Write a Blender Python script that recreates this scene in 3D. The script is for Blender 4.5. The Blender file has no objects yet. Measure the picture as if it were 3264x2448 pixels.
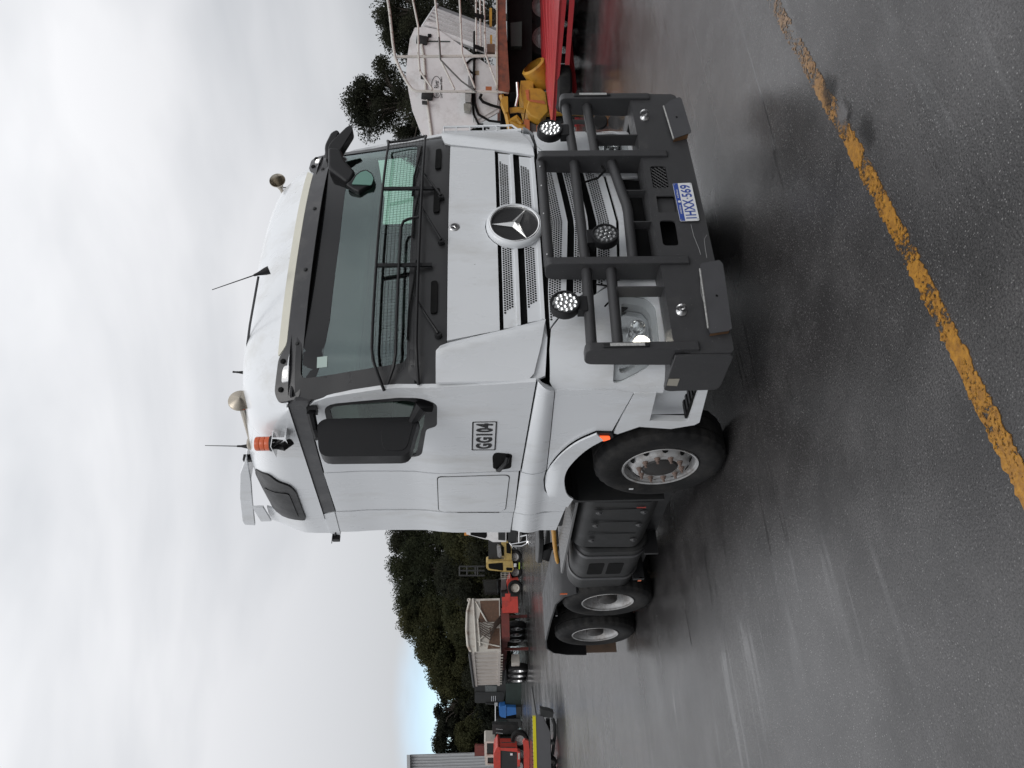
import bpy, bmesh, math, random
from mathutils import Vector, Matrix
from mathutils.geometry import delaunay_2d_cdt
random.seed(7)
rad = math.radians
SC = bpy.context.scene
COL = SC.collection

# ------------------------------------------------------------------ camera
CAM = Vector((-4.0228, -4.0995, 1.8888)); YAW, PITCH, ROLL, FPX = 0.5769, -0.0332, -0.0159, 2489.45
_f = Vector((math.sin(YAW)*math.cos(PITCH), math.cos(YAW)*math.cos(PITCH), math.sin(PITCH)))
_r = Vector((math.cos(YAW), -math.sin(YAW), 0)); _u = _r.cross(_f)
_r, _u = math.cos(ROLL)*_r+math.sin(ROLL)*_u, -math.sin(ROLL)*_r+math.cos(ROLL)*_u
cd = bpy.data.cameras.new('camera'); cam = bpy.data.objects.new('camera', cd); COL.objects.link(cam)
m = Matrix((-_u, _r, -_f)).transposed().to_4x4(); m.translation = CAM; cam.matrix_world = m   # phone held upright: the stored picture lies on its side
cd.sensor_width = 36; cd.lens = 36*FPX/3264; cd.clip_start = .05; cd.clip_end = 3000
SC.camera = cam
SC.render.resolution_x, SC.render.resolution_y = 1024, 768

# ------------------------------------------------------------------ world, sun, exposure
SUN_EL, SUN_AZ = rad(50), rad(200)
w = bpy.data.worlds.new('World'); SC.world = w; w.use_nodes = True
N = w.node_tree.nodes; L = w.node_tree.links; N.clear()
def wn(t, **k):
    n = N.new(t)
    for a, b in k.items(): setattr(n, a, b)
    return n
out = wn('ShaderNodeOutputWorld'); sky = wn('ShaderNodeTexSky'); sky.sky_type = 'NISHITA'; sky.sun_disc = False
sky.sun_elevation = SUN_EL; sky.sun_rotation = SUN_AZ; sky.air_density = 1.0; sky.dust_density = 1.0
b1 = wn('ShaderNodeBackground'); b1.inputs[1].default_value = .15
sc_ = wn('ShaderNodeMix'); sc_.data_type = 'RGBA'; sc_.blend_type = 'MULTIPLY'; sc_.inputs[0].default_value = 1; sc_.inputs[7].default_value = (1.25, 1.55, 1.85, 1); L.new(sky.outputs[0], sc_.inputs[6]); L.new(sc_.outputs[2], b1.inputs[0])
tc = wn('ShaderNodeTexCoord')
mp = wn('ShaderNodeMapping'); mp.inputs['Scale'].default_value = (1.1, 1.1, 3.2); mp.inputs['Rotation'].default_value = (.12, .22, .5); L.new(tc.outputs['Generated'], mp.inputs[0])
n1 = wn('ShaderNodeTexNoise'); n1.inputs['Scale'].default_value = 1.55; n1.inputs['Detail'].default_value = 5; n1.inputs['Roughness'].default_value = .48; n1.inputs['Distortion'].default_value = .3; L.new(mp.outputs[0], n1.inputs[0])
cr = wn('ShaderNodeValToRGB'); e = cr.color_ramp.elements
e[0].position = .36; e[0].color = (.76, .775, .80, 1); e[1].position = .60; e[1].color = (1.06, 1.06, 1.075, 1)
L.new(n1.outputs[0], cr.inputs[0])
b2 = wn('ShaderNodeBackground'); L.new(cr.outputs[0], b2.inputs[0])
s0 = wn('ShaderNodeSeparateXYZ'); L.new(tc.outputs['Generated'], s0.inputs[0]); eg = wn('ShaderNodeMapRange'); L.new(s0.outputs[2], eg.inputs[0]); eg.inputs[1].default_value = 0; eg.inputs[2].default_value = .66; eg.inputs[3].default_value = .47; eg.inputs[4].default_value = 1.14; L.new(eg.outputs[0], b2.inputs[1])   # an overcast sky is dimmer towards the horizon
# the cloud deck breaks open low over the far tree line
sx = wn('ShaderNodeSeparateXYZ'); L.new(tc.outputs['Generated'], sx.inputs[0])
def mth(op, a, b=None, c=None):
    n = wn('ShaderNodeMath'); n.operation = op
    for i, v in enumerate((a, b, c)):
        if v is None: continue
        if isinstance(v, (int, float)): n.inputs[i].default_value = v
        else: L.new(v, n.inputs[i])
    return n.outputs[0]
az = mth('ARCTAN2', sx.outputs[0], sx.outputs[1])
da = mth('MULTIPLY', mth('ADD', az, -.19), 6.5); de = mth('MULTIPLY', mth('ADD', sx.outputs[2], -.03), 13)
rr = mth('ADD', mth('MULTIPLY', da, da), mth('MULTIPLY', de, de))
n2 = wn('ShaderNodeTexNoise'); n2.inputs['Scale'].default_value = 4; n2.inputs['Detail'].default_value = 4; L.new(mp.outputs[0], n2.inputs[0])
rr = mth('ADD', rr, mth('MULTIPLY', mth('ADD', n2.outputs[0], -.5), 1.2))
mr = wn('ShaderNodeMapRange'); mr.interpolation_type = 'SMOOTHSTEP'; L.new(rr, mr.inputs[0]); mr.inputs[1].default_value = 0; mr.inputs[2].default_value = 1.3; mr.inputs[3].default_value = .50; mr.inputs[4].default_value = .97
mx = wn('ShaderNodeMixShader'); L.new(mr.outputs[0], mx.inputs[0]); L.new(b1.outputs[0], mx.inputs[1]); L.new(b2.outputs[0], mx.inputs[2]); L.new(mx.outputs[0], out.inputs[0])
sd = bpy.data.lights.new('sun', 'SUN'); sd.energy = .8; sd.angle = rad(28); sd.color = (1, .98, .95)
sun = bpy.data.objects.new('sun', sd); COL.objects.link(sun)
sv = Vector((math.sin(SUN_AZ)*math.cos(SUN_EL), math.cos(SUN_AZ)*math.cos(SUN_EL), math.sin(SUN_EL)))
sun.rotation_euler = sv.to_track_quat('Z', 'Y').to_euler(); sun.location = (0, 0, 30)
vs = SC.view_settings; vs.view_transform = 'Standard'; vs.look = 'None'; vs.exposure = 0.0; vs.gamma = 1; vs.use_curve_mapping = False

# ------------------------------------------------------------------ pixel helpers (a pixel is only a direction)
ZM = {'B1': (1200, 1650, .24108), 'B2': (1300, 2050, .23992), 'B3': (1050, 0, .21097), 'B4': (1500, 0, .27125), 'Z1': (600, 300, .42194),
      'Z2': (1300, 350, .54241), 'Z3': (650, 1000, .49729), 'Z4': (1500, 1150, .60281), 'Z5': (1150, 1650, .481), 'Z6': (1050, 0, .40687),
      'A1': (1650, 280, .27125), 'A2': (1750, 700, .33146), 'A4': (1250, 280, .27125), 'A6': (650, 900, .27125), 'A7': (650, 1200, .33149), 'B5': (2000, 0, .60277), 'S': (0, 0, 1)}
def src(k, x, y): a, b, c = ZM[k]; return a+c*x, b+c*y
def ray(x, y): return _f + (1224-y)/FPX*_r - (x-1632)/FPX*_u
def at(k, x, y, d): return CAM + ray(*src(k, x, y))*d
def onp(k, x, y, ax, v):
    d = ray(*src(k, x, y)); return CAM + d*((v-CAM[ax])/d[ax])

# ------------------------------------------------------------------ materials
MAT = {}
def mat(name, col, rough=.5, metal=0., var=.06, vs_=6., bump=0., bs=80., coat=0., spec=.5, rvar=.1, dirt=None, ds=3., dth=(.5, .75), emis=None, stretch=None, fleck=None):
    if name in MAT: return MAT[name]
    m = bpy.data.materials.new(name); m.use_nodes = True; MAT[name] = m
    nt = m.node_tree; n = nt.nodes; l = nt.links; p = n['Principled BSDF']
    p.inputs['Roughness'].default_value = rough; p.inputs['Metallic'].default_value = metal
    p.inputs['Specular IOR Level'].default_value = spec
    if coat: p.inputs['Coat Weight'].default_value = coat; p.inputs['Coat Roughness'].default_value = .08
    c = n.new('ShaderNodeTexCoord'); cs = c.outputs['Object']
    if stretch:
        g = n.new('ShaderNodeMapping'); g.inputs['Scale'].default_value = stretch; l.new(cs, g.inputs[0]); cs = g.outputs[0]
    t = n.new('ShaderNodeTexNoise'); t.inputs['Scale'].default_value = vs_; t.inputs['Detail'].default_value = 6; t.inputs['Roughness'].default_value = .65; l.new(cs, t.inputs[0])
    r = n.new('ShaderNodeMapRange'); r.inputs[1].default_value = .25; r.inputs[2].default_value = .75; r.inputs[3].default_value = 1-var; r.inputs[4].default_value = 1+var; l.new(t.outputs[0], r.inputs[0])
    mu = n.new('ShaderNodeMix'); mu.data_type = 'RGBA'; mu.blend_type = 'MULTIPLY'; mu.inputs[0].default_value = 1; mu.inputs[6].default_value = (*col, 1); l.new(r.outputs[0], mu.inputs[7])
    co = mu.outputs[2]
    if dirt:
        t2 = n.new('ShaderNodeTexNoise'); t2.inputs['Scale'].default_value = ds; t2.inputs['Detail'].default_value = 8; t2.inputs['Roughness'].default_value = .7; l.new(cs, t2.inputs[0])
        r2 = n.new('ShaderNodeMapRange'); r2.inputs[1].default_value = dth[0]; r2.inputs[2].default_value = dth[1]; l.new(t2.outputs[0], r2.inputs[0])
        mm = n.new('ShaderNodeMix'); mm.data_type = 'RGBA'; l.new(r2.outputs[0], mm.inputs[0]); l.new(co, mm.inputs[6]); mm.inputs[7].default_value = (*dirt, 1); co = mm.outputs[2]
    if fleck:
        t3 = n.new('ShaderNodeTexVoronoi'); t3.inputs['Scale'].default_value = fleck[1]; l.new(cs, t3.inputs[0])
        r3 = n.new('ShaderNodeMapRange'); r3.inputs[1].default_value = fleck[2]; r3.inputs[2].default_value = fleck[2]*.6; l.new(t3.outputs['Distance'], r3.inputs[0])
        mm = n.new('ShaderNodeMix'); mm.data_type = 'RGBA'; l.new(r3.outputs[0], mm.inputs[0]); l.new(co, mm.inputs[6]); mm.inputs[7].default_value = (*fleck[0], 1); co = mm.outputs[2]
    l.new(co, p.inputs['Base Color'])
    r4 = n.new('ShaderNodeMapRange'); r4.inputs[1].default_value = .3; r4.inputs[2].default_value = .7; r4.inputs[3].default_value = max(.02, rough-rvar); r4.inputs[4].default_value = min(1, rough+rvar); l.new(t.outputs[0], r4.inputs[0]); l.new(r4.outputs[0], p.inputs['Roughness'])
    if bump:
        tb = n.new('ShaderNodeTexNoise'); tb.inputs['Scale'].default_value = bs; tb.inputs['Detail'].default_value = 3; l.new(c.outputs['Object'], tb.inputs[0])
        bp = n.new('ShaderNodeBump'); bp.inputs['Strength'].default_value = bump; bp.inputs['Distance'].default_value = .01; l.new(tb.outputs[0], bp.inputs['Height']); l.new(bp.outputs[0], p.inputs['Normal'])
    if emis: p.inputs['Emission Color'].default_value = (*emis[0], 1); p.inputs['Emission Strength'].default_value = emis[1]
    return m
def glassmat(name, tint, gl=(1, 1, 1), rough=.0, boost=1.0, ior=1.5):
    m = bpy.data.materials.new(name); m.use_nodes = True; MAT[name] = m
    n = m.node_tree.nodes; l = m.node_tree.links; n.clear()
    o = n.new('ShaderNodeOutputMaterial'); t = n.new('ShaderNodeBsdfTransparent'); t.inputs[0].default_value = (*tint, 1)
    g = n.new('ShaderNodeBsdfGlossy'); g.inputs[0].default_value = (*gl, 1); g.inputs['Roughness'].default_value = rough
    ge = n.new('ShaderNodeNewGeometry'); dt = n.new('ShaderNodeVectorMath'); dt.operation = 'DOT_PRODUCT'; l.new(ge.outputs['Normal'], dt.inputs[0]); l.new(ge.outputs['Incoming'], dt.inputs[1])
    def mm(op, a_, b_):
        q_ = n.new('ShaderNodeMath'); q_.operation = op
        for i, v in enumerate((a_, b_)):
            if v is None: continue
            if isinstance(v, (int, float)): q_.inputs[i].default_value = v
            else: l.new(v, q_.inputs[i])
        return q_
    c5 = mm('POWER', mm('SUBTRACT', 1., mm('ABSOLUTE', dt.outputs['Value'], None).outputs[0]).outputs[0], 5.)
    f0 = .04*boost; mu = mm('ADD', mm('MULTIPLY', c5.outputs[0], 1-f0).outputs[0], f0); mu.use_clamp = True     # Schlick, same from both faces
    x = n.new('ShaderNodeMixShader'); l.new(mu.outputs[0], x.inputs[0]); l.new(t.outputs[0], x.inputs[1]); l.new(g.outputs[0], x.inputs[2]); l.new(x.outputs[0], o.inputs[0])
    return m
WHITE = mat('white_paint', (.74, .76, .78), .30, coat=.6, var=.03, vs_=2.5, dirt=(.52, .51, .48), ds=3.0, dth=(.50, .88), stretch=(1, 1, .35), fleck=((.22, .21, .20), 7, .028))
WHITE2 = mat('grille_white', (.74, .76, .78), .38, var=.03, coat=.3, dirt=(.5, .49, .46), ds=5, dth=(.55, .85))
CREAM = mat('cream_plastic', (.70, .68, .58), .5, var=.06)
CHAR = mat('charcoal_powdercoat', (.042, .042, .044), .42, spec=.42, var=.12, vs_=14, bump=.25, bs=260, dirt=(.075, .073, .07), ds=5, dth=(.58, .8), fleck=((.22, .22, .215), 30, .065))
VIS = mat('visor_grey', (.040, .040, .043), .34, spec=.42, var=.1, dirt=(.09, .088, .085), ds=4)
BLK = mat('black_plastic', (.011, .011, .012), .42, spec=.32, var=.2, bump=.1, bs=200)
DGREY = mat('dark_grey_plastic', (.019, .0195, .020), .5, spec=.32, var=.12, bump=.08, bs=200, dirt=(.036, .035, .033), ds=3)
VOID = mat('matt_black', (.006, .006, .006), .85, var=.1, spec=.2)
RUB = mat('tyre_rubber', (.013, .013, .0135), .75, spec=.22, var=.18, vs_=9, bump=.2, bs=90, dirt=(.034, .032, .030), ds=5, dth=(.46, .72))
RIM = mat('rim_silver', (.42, .42, .42), .48, metal=.25, var=.12, dirt=(.16, .13, .11), ds=9, dth=(.46, .72))
NUT = mat('rusty_nut', (.17, .12, .10), .75, var=.3, vs_=60)
HUB = mat('greasy_hub', (.022, .020, .019), .55, var=.3, vs_=20, dirt=(.10, .06, .05), ds=25, dth=(.6, .8))
CHROME = mat('chrome', (.82, .82, .82), .12, metal=1, var=.05)
BRASS = mat('tarnished_chrome', (.40, .36, .30), .28, metal=1, var=.15)
STEEL = mat('stainless', (.55, .55, .55), .3, metal=1, var=.1)
PLATE = mat('checker_plate', (.20, .20, .20), .45, metal=.6, var=.2)
RUST = mat('rust_red', (.20, .060, .032), .7, var=.3, vs_=7, dirt=(.06, .03, .022), ds=6, dth=(.45, .7), bump=.3, bs=40)
WORNW = mat('worn_white_tube', (.52, .50, .46), .55, var=.1, dirt=(.13, .075, .045), ds=14, dth=(.56, .66))
ORANGEL = mat('orange_lens', (.65, .13, .03), .25, var=.05)
BLUEP = mat('plate_blue', (.03, .07, .32), .4, var=.03)
PLW = mat('plate_white', (.70, .71, .72), .35, var=.03)
INT = mat('cab_trim', (.030, .030, .032), .7, var=.15)
INT2 = mat('cab_trim_light', (.12, .12, .12), .8, var=.15)
WGL = glassmat('windscreen_glass', (.82, .94, .88), (.90, .97, 1.0), 0, 2.4)
SGL = glassmat('side_glass', (.80, .92, .86), (1, 1, 1), 0, 1.0)
LENS = glassmat('clear_lens', (.97, .98, .98), (1, 1, 1), .02, .5)

# ------------------------------------------------------------------ mesh builder
class MB:
    def __init__(s): s.v = []; s.f = []
    def add(s, vs, fs):
        o = len(s.v); s.v += [tuple(a) for a in vs]; s.f += [tuple(i+o for i in f) for f in fs]; return s
    def box(s, a, b, rot=None, piv=None):
        x0, y0, z0 = a; x1, y1, z1 = b
        vs = [Vector(q) for q in ((x0, y0, z0), (x1, y0, z0), (x1, y1, z0), (x0, y1, z0), (x0, y0, z1), (x1, y0, z1), (x1, y1, z1), (x0, y1, z1))]
        if rot is not None:
            pv = Vector(piv) if piv else (Vector(a)+Vector(b))/2
            vs = [rot @ (q-pv)+pv for q in vs]
        return s.add(vs, [(0, 3, 2, 1), (4, 5, 6, 7), (0, 1, 5, 4), (1, 2, 6, 5), (2, 3, 7, 6), (3, 0, 4, 7)])
    def prism(s, poly, ax, a, b):      # polygon extruded along an axis; poly in the other two coordinates (cyclic order x,y,z)
        n = len(poly)
        def P(q, h): return {0: (h, q[0], q[1]), 1: (q[0], h, q[1]), 2: (q[0], q[1], h)}[ax]
        ar = sum(poly[i][0]*poly[(i+1) % n][1]-poly[(i+1) % n][0]*poly[i][1] for i in range(n))
        fl = (ar > 0) != (ax == 1)
        vs = [P(q, a) for q in poly]+[P(q, b) for q in poly]
        fs = [tuple(range(n))[::-1], tuple(range(n, 2*n))]+[(i, (i+1) % n, n+(i+1) % n, n+i) for i in range(n)]
        if (not fl) != (b < a): fs = [f[::-1] for f in fs]
        return s.add(vs, fs)
    def tube(s, path, r, n=10, caps=True):
        path = [Vector(q) for q in path]; k = len(path); rs = r if isinstance(r, (list, tuple)) else [r]*k
        t0 = (path[1]-path[0]).normalized(); up = Vector((0, 0, 1)) if abs(t0.z) < .9 else Vector((1, 0, 0))
        nv = t0.cross(up).normalized(); vs = []
        for i in range(k):
            t = (path[min(i+1, k-1)]-path[max(i-1, 0)]).normalized(); nv = (nv-t*nv.dot(t)).normalized(); bv = t.cross(nv)
            sc = 1.
            if 0 < i < k-1:
                c = (path[i]-path[i-1]).normalized().dot((path[i+1]-path[i]).normalized()); sc = 1/max(.5, math.sqrt((1+c)/2))
            for j in range(n):
                a = 2*math.pi*j/n; vs.append(path[i]+(nv*math.cos(a)+bv*math.sin(a))*rs[i]*(sc if sc < 1.3 else 1.3))
        fs = [(i*n+j, (i+1)*n+j, (i+1)*n+(j+1) % n, i*n+(j+1) % n) for i in range(k-1) for j in range(n)]
        if caps: fs += [tuple(range(n)), tuple(range((k-1)*n, k*n))[::-1]]
        return s.add(vs, fs)
    def cyl(s, a, b, r, n=16, r2=None): return s.tube([a, b], [r, r if r2 is None else r2], n)
    def lathe(s, prof, o, ax, n=32, mod=None):  # prof: (r, h) along axis vector ax
        o = Vector(o); ax = Vector(ax).normalized(); e1 = ax.orthogonal().normalized(); e2 = ax.cross(e1); vs = []
        for i, (r, h) in enumerate(prof):
            for j in range(n):
                a = 2*math.pi*j/n; q = r*(mod(i, j) if mod else 1); vs.append(o+ax*h+(e1*math.cos(a)+e2*math.sin(a))*q)
        k = len(prof); fs = [(i*n+j, i*n+(j+1) % n, (i+1)*n+(j+1) % n, (i+1)*n+j) for i in range(k-1) for j in range(n)]
        return s.add(vs, fs)
    def grid(s, fn, nu, nv):
        vs = [fn(i/nu, j/nv) for i in range(nu+1) for j in range(nv+1)]
        return s.add(vs, [(i*(nv+1)+j, (i+1)*(nv+1)+j, (i+1)*(nv+1)+j+1, i*(nv+1)+j+1) for i in range(nu) for j in range(nv)])
    def sheet(s, outer, holes, fm, th, step=.08):   # planar outline (u,v) laid on a curved surface fm(u,v,offset), with thickness
        loops = [outer]+list(holes); pts = []; ed = []
        for lp in loops:
            lp2 = []
            for i, q in enumerate(lp):
                r = lp[(i+1) % len(lp)]; k = max(1, int(math.hypot(r[0]-q[0], r[1]-q[1])/step))
                lp2 += [(q[0]+(r[0]-q[0])*j/k, q[1]+(r[1]-q[1])*j/k) for j in range(k)]
            o = len(pts); pts += lp2; ed += [(o+i, o+(i+1) % len(lp2)) for i in range(len(lp2))]
        def ins(p, lp):
            c = False
            for i in range(len(lp)):
                a, b = lp[i], lp[i-1]
                if (a[1] > p[1]) != (b[1] > p[1]) and p[0] < (b[0]-a[0])*(p[1]-a[1])/(b[1]-a[1])+a[0]: c = not c
            return c
        us = [q[0] for q in outer]; vv = [q[1] for q in outer]
        u = min(us)+step*.5
        while u < max(us):
            v = min(vv)+step*.5
            while v < max(vv):
                if ins((u, v), outer) and not any(ins((u, v), h) for h in holes) and min(math.hypot(u-q[0], v-q[1]) for q in pts[:600]) > step*.45: pts.append((u, v))
                v += step
            u += step
        r = delaunay_2d_cdt([Vector(q) for q in pts], ed, [], 0, 1e-6); V2 = r[0]; T = []
        for f in r[2]:
            c = sum((V2[i] for i in f), Vector((0, 0)))/len(f)
            if ins(c, outer) and not any(ins(c, h) for h in holes): T.append(tuple(f))
        n = len(V2); vs = [fm(q.x, q.y, 0.) for q in V2]+[fm(q.x, q.y, -th) for q in V2]
        if T:   # make the outside face outward
            a, b, c = (Vector(vs[i]) for i in T[0][:3]); nn = (b-a).cross(c-a); dv = Vector(vs[T[0][0]])-Vector(vs[T[0][0]+n])
            if nn.dot(dv) < 0: T = [t[::-1] for t in T]
        cnt = {}
        for t in T:
            for i in range(len(t)): cnt[(t[i], t[(i+1) % len(t)])] = 1
        fs = list(T)+[tuple(i+n for i in t[::-1]) for t in T]
        for (a, b) in cnt:
            if (b, a) not in cnt: fs.append((b, a, a+n, b+n))
        return s.add(vs, fs)
    def mirror(s):
        q = MB(); q.v = [(-x, y, z) for x, y, z in s.v]; q.f = [f[::-1] for f in s.f]; return q
    def build(s, name, m, parent=None, bevel=0, ang=38, kind=None, loc=None, seg=2, label=None):
        me = bpy.data.meshes.new(name); me.from_pydata(s.v, [], s.f); me.update()
        me.polygons.foreach_set('use_smooth', [True]*len(me.polygons)); me.set_sharp_from_angle(angle=rad(ang))
        me.materials.append(m); o = bpy.data.objects.new(name, me); COL.objects.link(o)
        if parent: o.parent = parent
        if loc is not None: o.location = loc
        if bevel:
            b = o.modifiers.new('b', 'BEVEL'); b.width = bevel; b.segments = seg; b.limit_method = 'ANGLE'; b.angle_limit = rad(35); b.harden_normals = False
        if kind: o['kind'] = kind
        if label: o['label'] = label
        return o
def rpoly(pts, r, k=4):     # round the corners of a polygon
    o = []; n = len(pts)
    for i, p in enumerate(pts):
        rr = r[i] if isinstance(r, (list, tuple)) else r
        p = Vector(p[:2]); a = Vector(pts[i-1][:2])-p; b = Vector(pts[(i+1) % n][:2])-p
        d = min(rr, a.length*.45, b.length*.45)
        if d < 1e-4: o.append((p.x, p.y)); continue
        A = p+a.normalized()*d; B = p+b.normalized()*d
        for j in range(k+1):
            t = j/k; q = A*(1-t)**2+p*2*t*(1-t)+B*t*t; o.append((q.x, q.y))
    return o
def tag(o, label, cat, group=None, kind=None):
    o['label'] = label; o['category'] = cat
    if group: o['group'] = group
    if kind: o['kind'] = kind
    return o
def thing(name, label, cat, loc=(0, 0, 0), rz=0, group=None):
    o = bpy.data.objects.new(name, None); COL.objects.link(o); o.location = loc; o.rotation_euler = (0, 0, rz); o.empty_display_size = .2
    return tag(o, label, cat, group)
def copytree(o, parent=None):
    c = o.copy(); COL.objects.link(c); c.parent = parent
    for ch in list(o.children): copytree(ch, c)
    return c
def textmb(body, org, ex, ey, w, h, bold=0., th=.0012, sp=1.):
    cu = bpy.data.curves.new('t', 'FONT'); cu.body = body; cu.size = 1; cu.offset = bold; cu.space_character = sp; cu.resolution_u = 3
    ob = bpy.data.objects.new('t', cu); COL.objects.link(ob)
    me = ob.to_mesh(); vs = [v.co.copy() for v in me.vertices]; fs = [tuple(p.vertices) for p in me.polygons]
    ob.to_mesh_clear(); bpy.data.objects.remove(ob); bpy.data.curves.remove(cu)
    x0 = min(v.x for v in vs); x1 = max(v.x for v in vs); y0 = min(v.y for v in vs); y1 = max(v.y for v in vs)
    org, ex, ey = Vector(org), Vector(ex).normalized(), Vector(ey).normalized(); nz = ex.cross(ey)
    q = MB(); q.add([org+ex*((v.x-x0)/(x1-x0)*w)+ey*((v.y-y0)/(y1-y0)*h)+nz*th for v in vs], fs); return q

# ================================================================== GROUND
def ground_material():
    m = bpy.data.materials.new('wet_asphalt'); m.use_nodes = True; nt = m.node_tree; n = nt.nodes; l = nt.links; p = n['Principled BSDF']
    c = n.new('ShaderNodeTexCoord'); P = c.outputs['Object']
    def noise(s, d=6, r=.6, v=None, dist=0):
        t = n.new('ShaderNodeTexNoise'); t.inputs['Scale'].default_value = s; t.inputs['Detail'].default_value = d; t.inputs['Roughness'].default_value = r; t.inputs['Distortion'].default_value = dist; l.new(v or P, t.inputs[0]); return t.outputs[0]
    def mrange(v, a, b, c0, d0):
        r = n.new('ShaderNodeMapRange'); r.inputs[1].default_value = a; r.inputs[2].default_value = b; r.inputs[3].default_value = c0; r.inputs[4].default_value = d0; l.new(v, r.inputs[0]); return r.outputs[0]
    def M2(op, a, b):
        q = n.new('ShaderNodeMath'); q.operation = op
        for i, v in enumerate((a, b)):
            if isinstance(v, (int, float)): q.inputs[i].default_value = v
            else: l.new(v, q.inputs[i])
        return q.outputs[0]
    mp = n.new('ShaderNodeMapping'); mp.inputs['Scale'].default_value = (.30, .75, 1); mp.inputs['Rotation'].default_value = (0, 0, rad(3)); l.new(P, mp.inputs[0])
    streak = noise(1.0, 5, .55, mp.outputs[0], .6)          # paver passes and tyre tracks run along the yard
    big = noise(.35, 5, .6); mid = noise(2.3, 6, .65); fine = noise(95, 4, .7); grit = noise(420, 2, .5)
    vo = n.new('ShaderNodeTexVoronoi'); vo.inputs['Scale'].default_value = 95; l.new(P, vo.inputs[0])
    vs2 = n.new('ShaderNodeTexVoronoi'); vs2.inputs['Scale'].default_value = 85; l.new(P, vs2.inputs[0])
    # colour: dark binder, grey stones, a few pale ones
    cr = n.new('ShaderNodeValToRGB'); e = cr.color_ramp.elements; e[0].position = .3; e[0].color = (.010, .010, .010, 1); e[1].position = .70; e[1].color = (.092, .088, .088, 1); l.new(fine, cr.inputs[0])
    mx = n.new('ShaderNodeMix'); mx.data_type = 'RGBA'; mx.blend_type = 'MULTIPLY'; mx.inputs[0].default_value = 1; l.new(cr.outputs[0], mx.inputs[6]); l.new(M2('MULTIPLY', mrange(mid, .3, .7, .62, 1.25), mrange(noise(.9, 6, .7), .35, .6, .65, 1.1)), mx.inputs[7])
    sp = n.new('ShaderNodeMix'); sp.data_type = 'RGBA'
    pick = n.new('ShaderNodeSeparateColor'); l.new(vs2.outputs['Color'], pick.inputs[0])
    f = M2('MULTIPLY', mrange(vs2.outputs['Distance'], .34, .22, 0, 1), mrange(pick.outputs[0], .70, .95, 0, 1)); f = M2('MULTIPLY', f, mrange(big, .35, .6, .25, .9))
    l.new(f, sp.inputs[0]); l.new(mx.outputs[2], sp.inputs[6]); sp.inputs[7].default_value = (.24, .235, .23, 1); l.new(sp.outputs[2], p.inputs['Base Color'])
    # wetness: smoother where water sits
    wet = M2('ADD', M2('MULTIPLY', streak, .55), M2('MULTIPLY', big, .5))
    m3 = n.new('ShaderNodeMapping'); m3.inputs['Scale'].default_value = (.10, 1.5, 1); m3.inputs['Rotation'].default_value = (0, 0, rad(-4)); l.new(P, m3.inputs[0])
    tr = noise(1.0, 3, .5, m3.outputs[0], .25); trail = mrange(M2('ABSOLUTE', M2('SUBTRACT', tr, .5), 0), .012, .0, 0, 1); trail = M2('MULTIPLY', trail, mrange(noise(.8, 3), .42, .58, 0, 1))
    wet = M2('ADD', wet, M2('MULTIPLY', trail, .28))          # thin water trails along the yard
    vd = n.new('ShaderNodeVectorMath'); vd.operation = 'DISTANCE'; l.new(P, vd.inputs[0]); vd.inputs[1].default_value = (7.5, 3.5, 0)
    wet = M2('ADD', wet, mrange(vd.outputs[1], 2.0, 7.0, .30, 0))       # water lies round the trailers on the right
    l.new(mrange(wet, .38, .78, .31, .08), p.inputs['Roughness'])
    p.inputs['Specular IOR Level'].default_value = .65
    b = n.new('ShaderNodeBump'); b.inputs['Distance'].default_value = .006; l.new(mrange(wet, .38, .80, .38, .05), b.inputs['Strength'])
    l.new(M2('ADD', M2('MULTIPLY', vo.outputs['Distance'], .7), M2('MULTIPLY', grit, .5)), b.inputs['Height'])
    b2 = n.new('ShaderNodeBump'); b2.inputs['Distance'].default_value = .02; b2.inputs['Strength'].default_value = .10; l.new(noise(4.5, 4, .6), b2.inputs['Height']); l.new(b.outputs[0], b2.inputs['Normal']); l.new(b2.outputs[0], p.inputs['Normal'])
    return m
GM = ground_material()
g = MB(); g.add([(-400, -400, 0), (700, -400, 0), (700, 900, 0), (-400, 900, 0)], [(0, 1, 2, 3)]); o = g.build('ground', GM); o['kind'] = 'structure'; o['label'] = 'wet dark asphalt of the truck yard'; o['category'] = 'ground'

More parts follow.
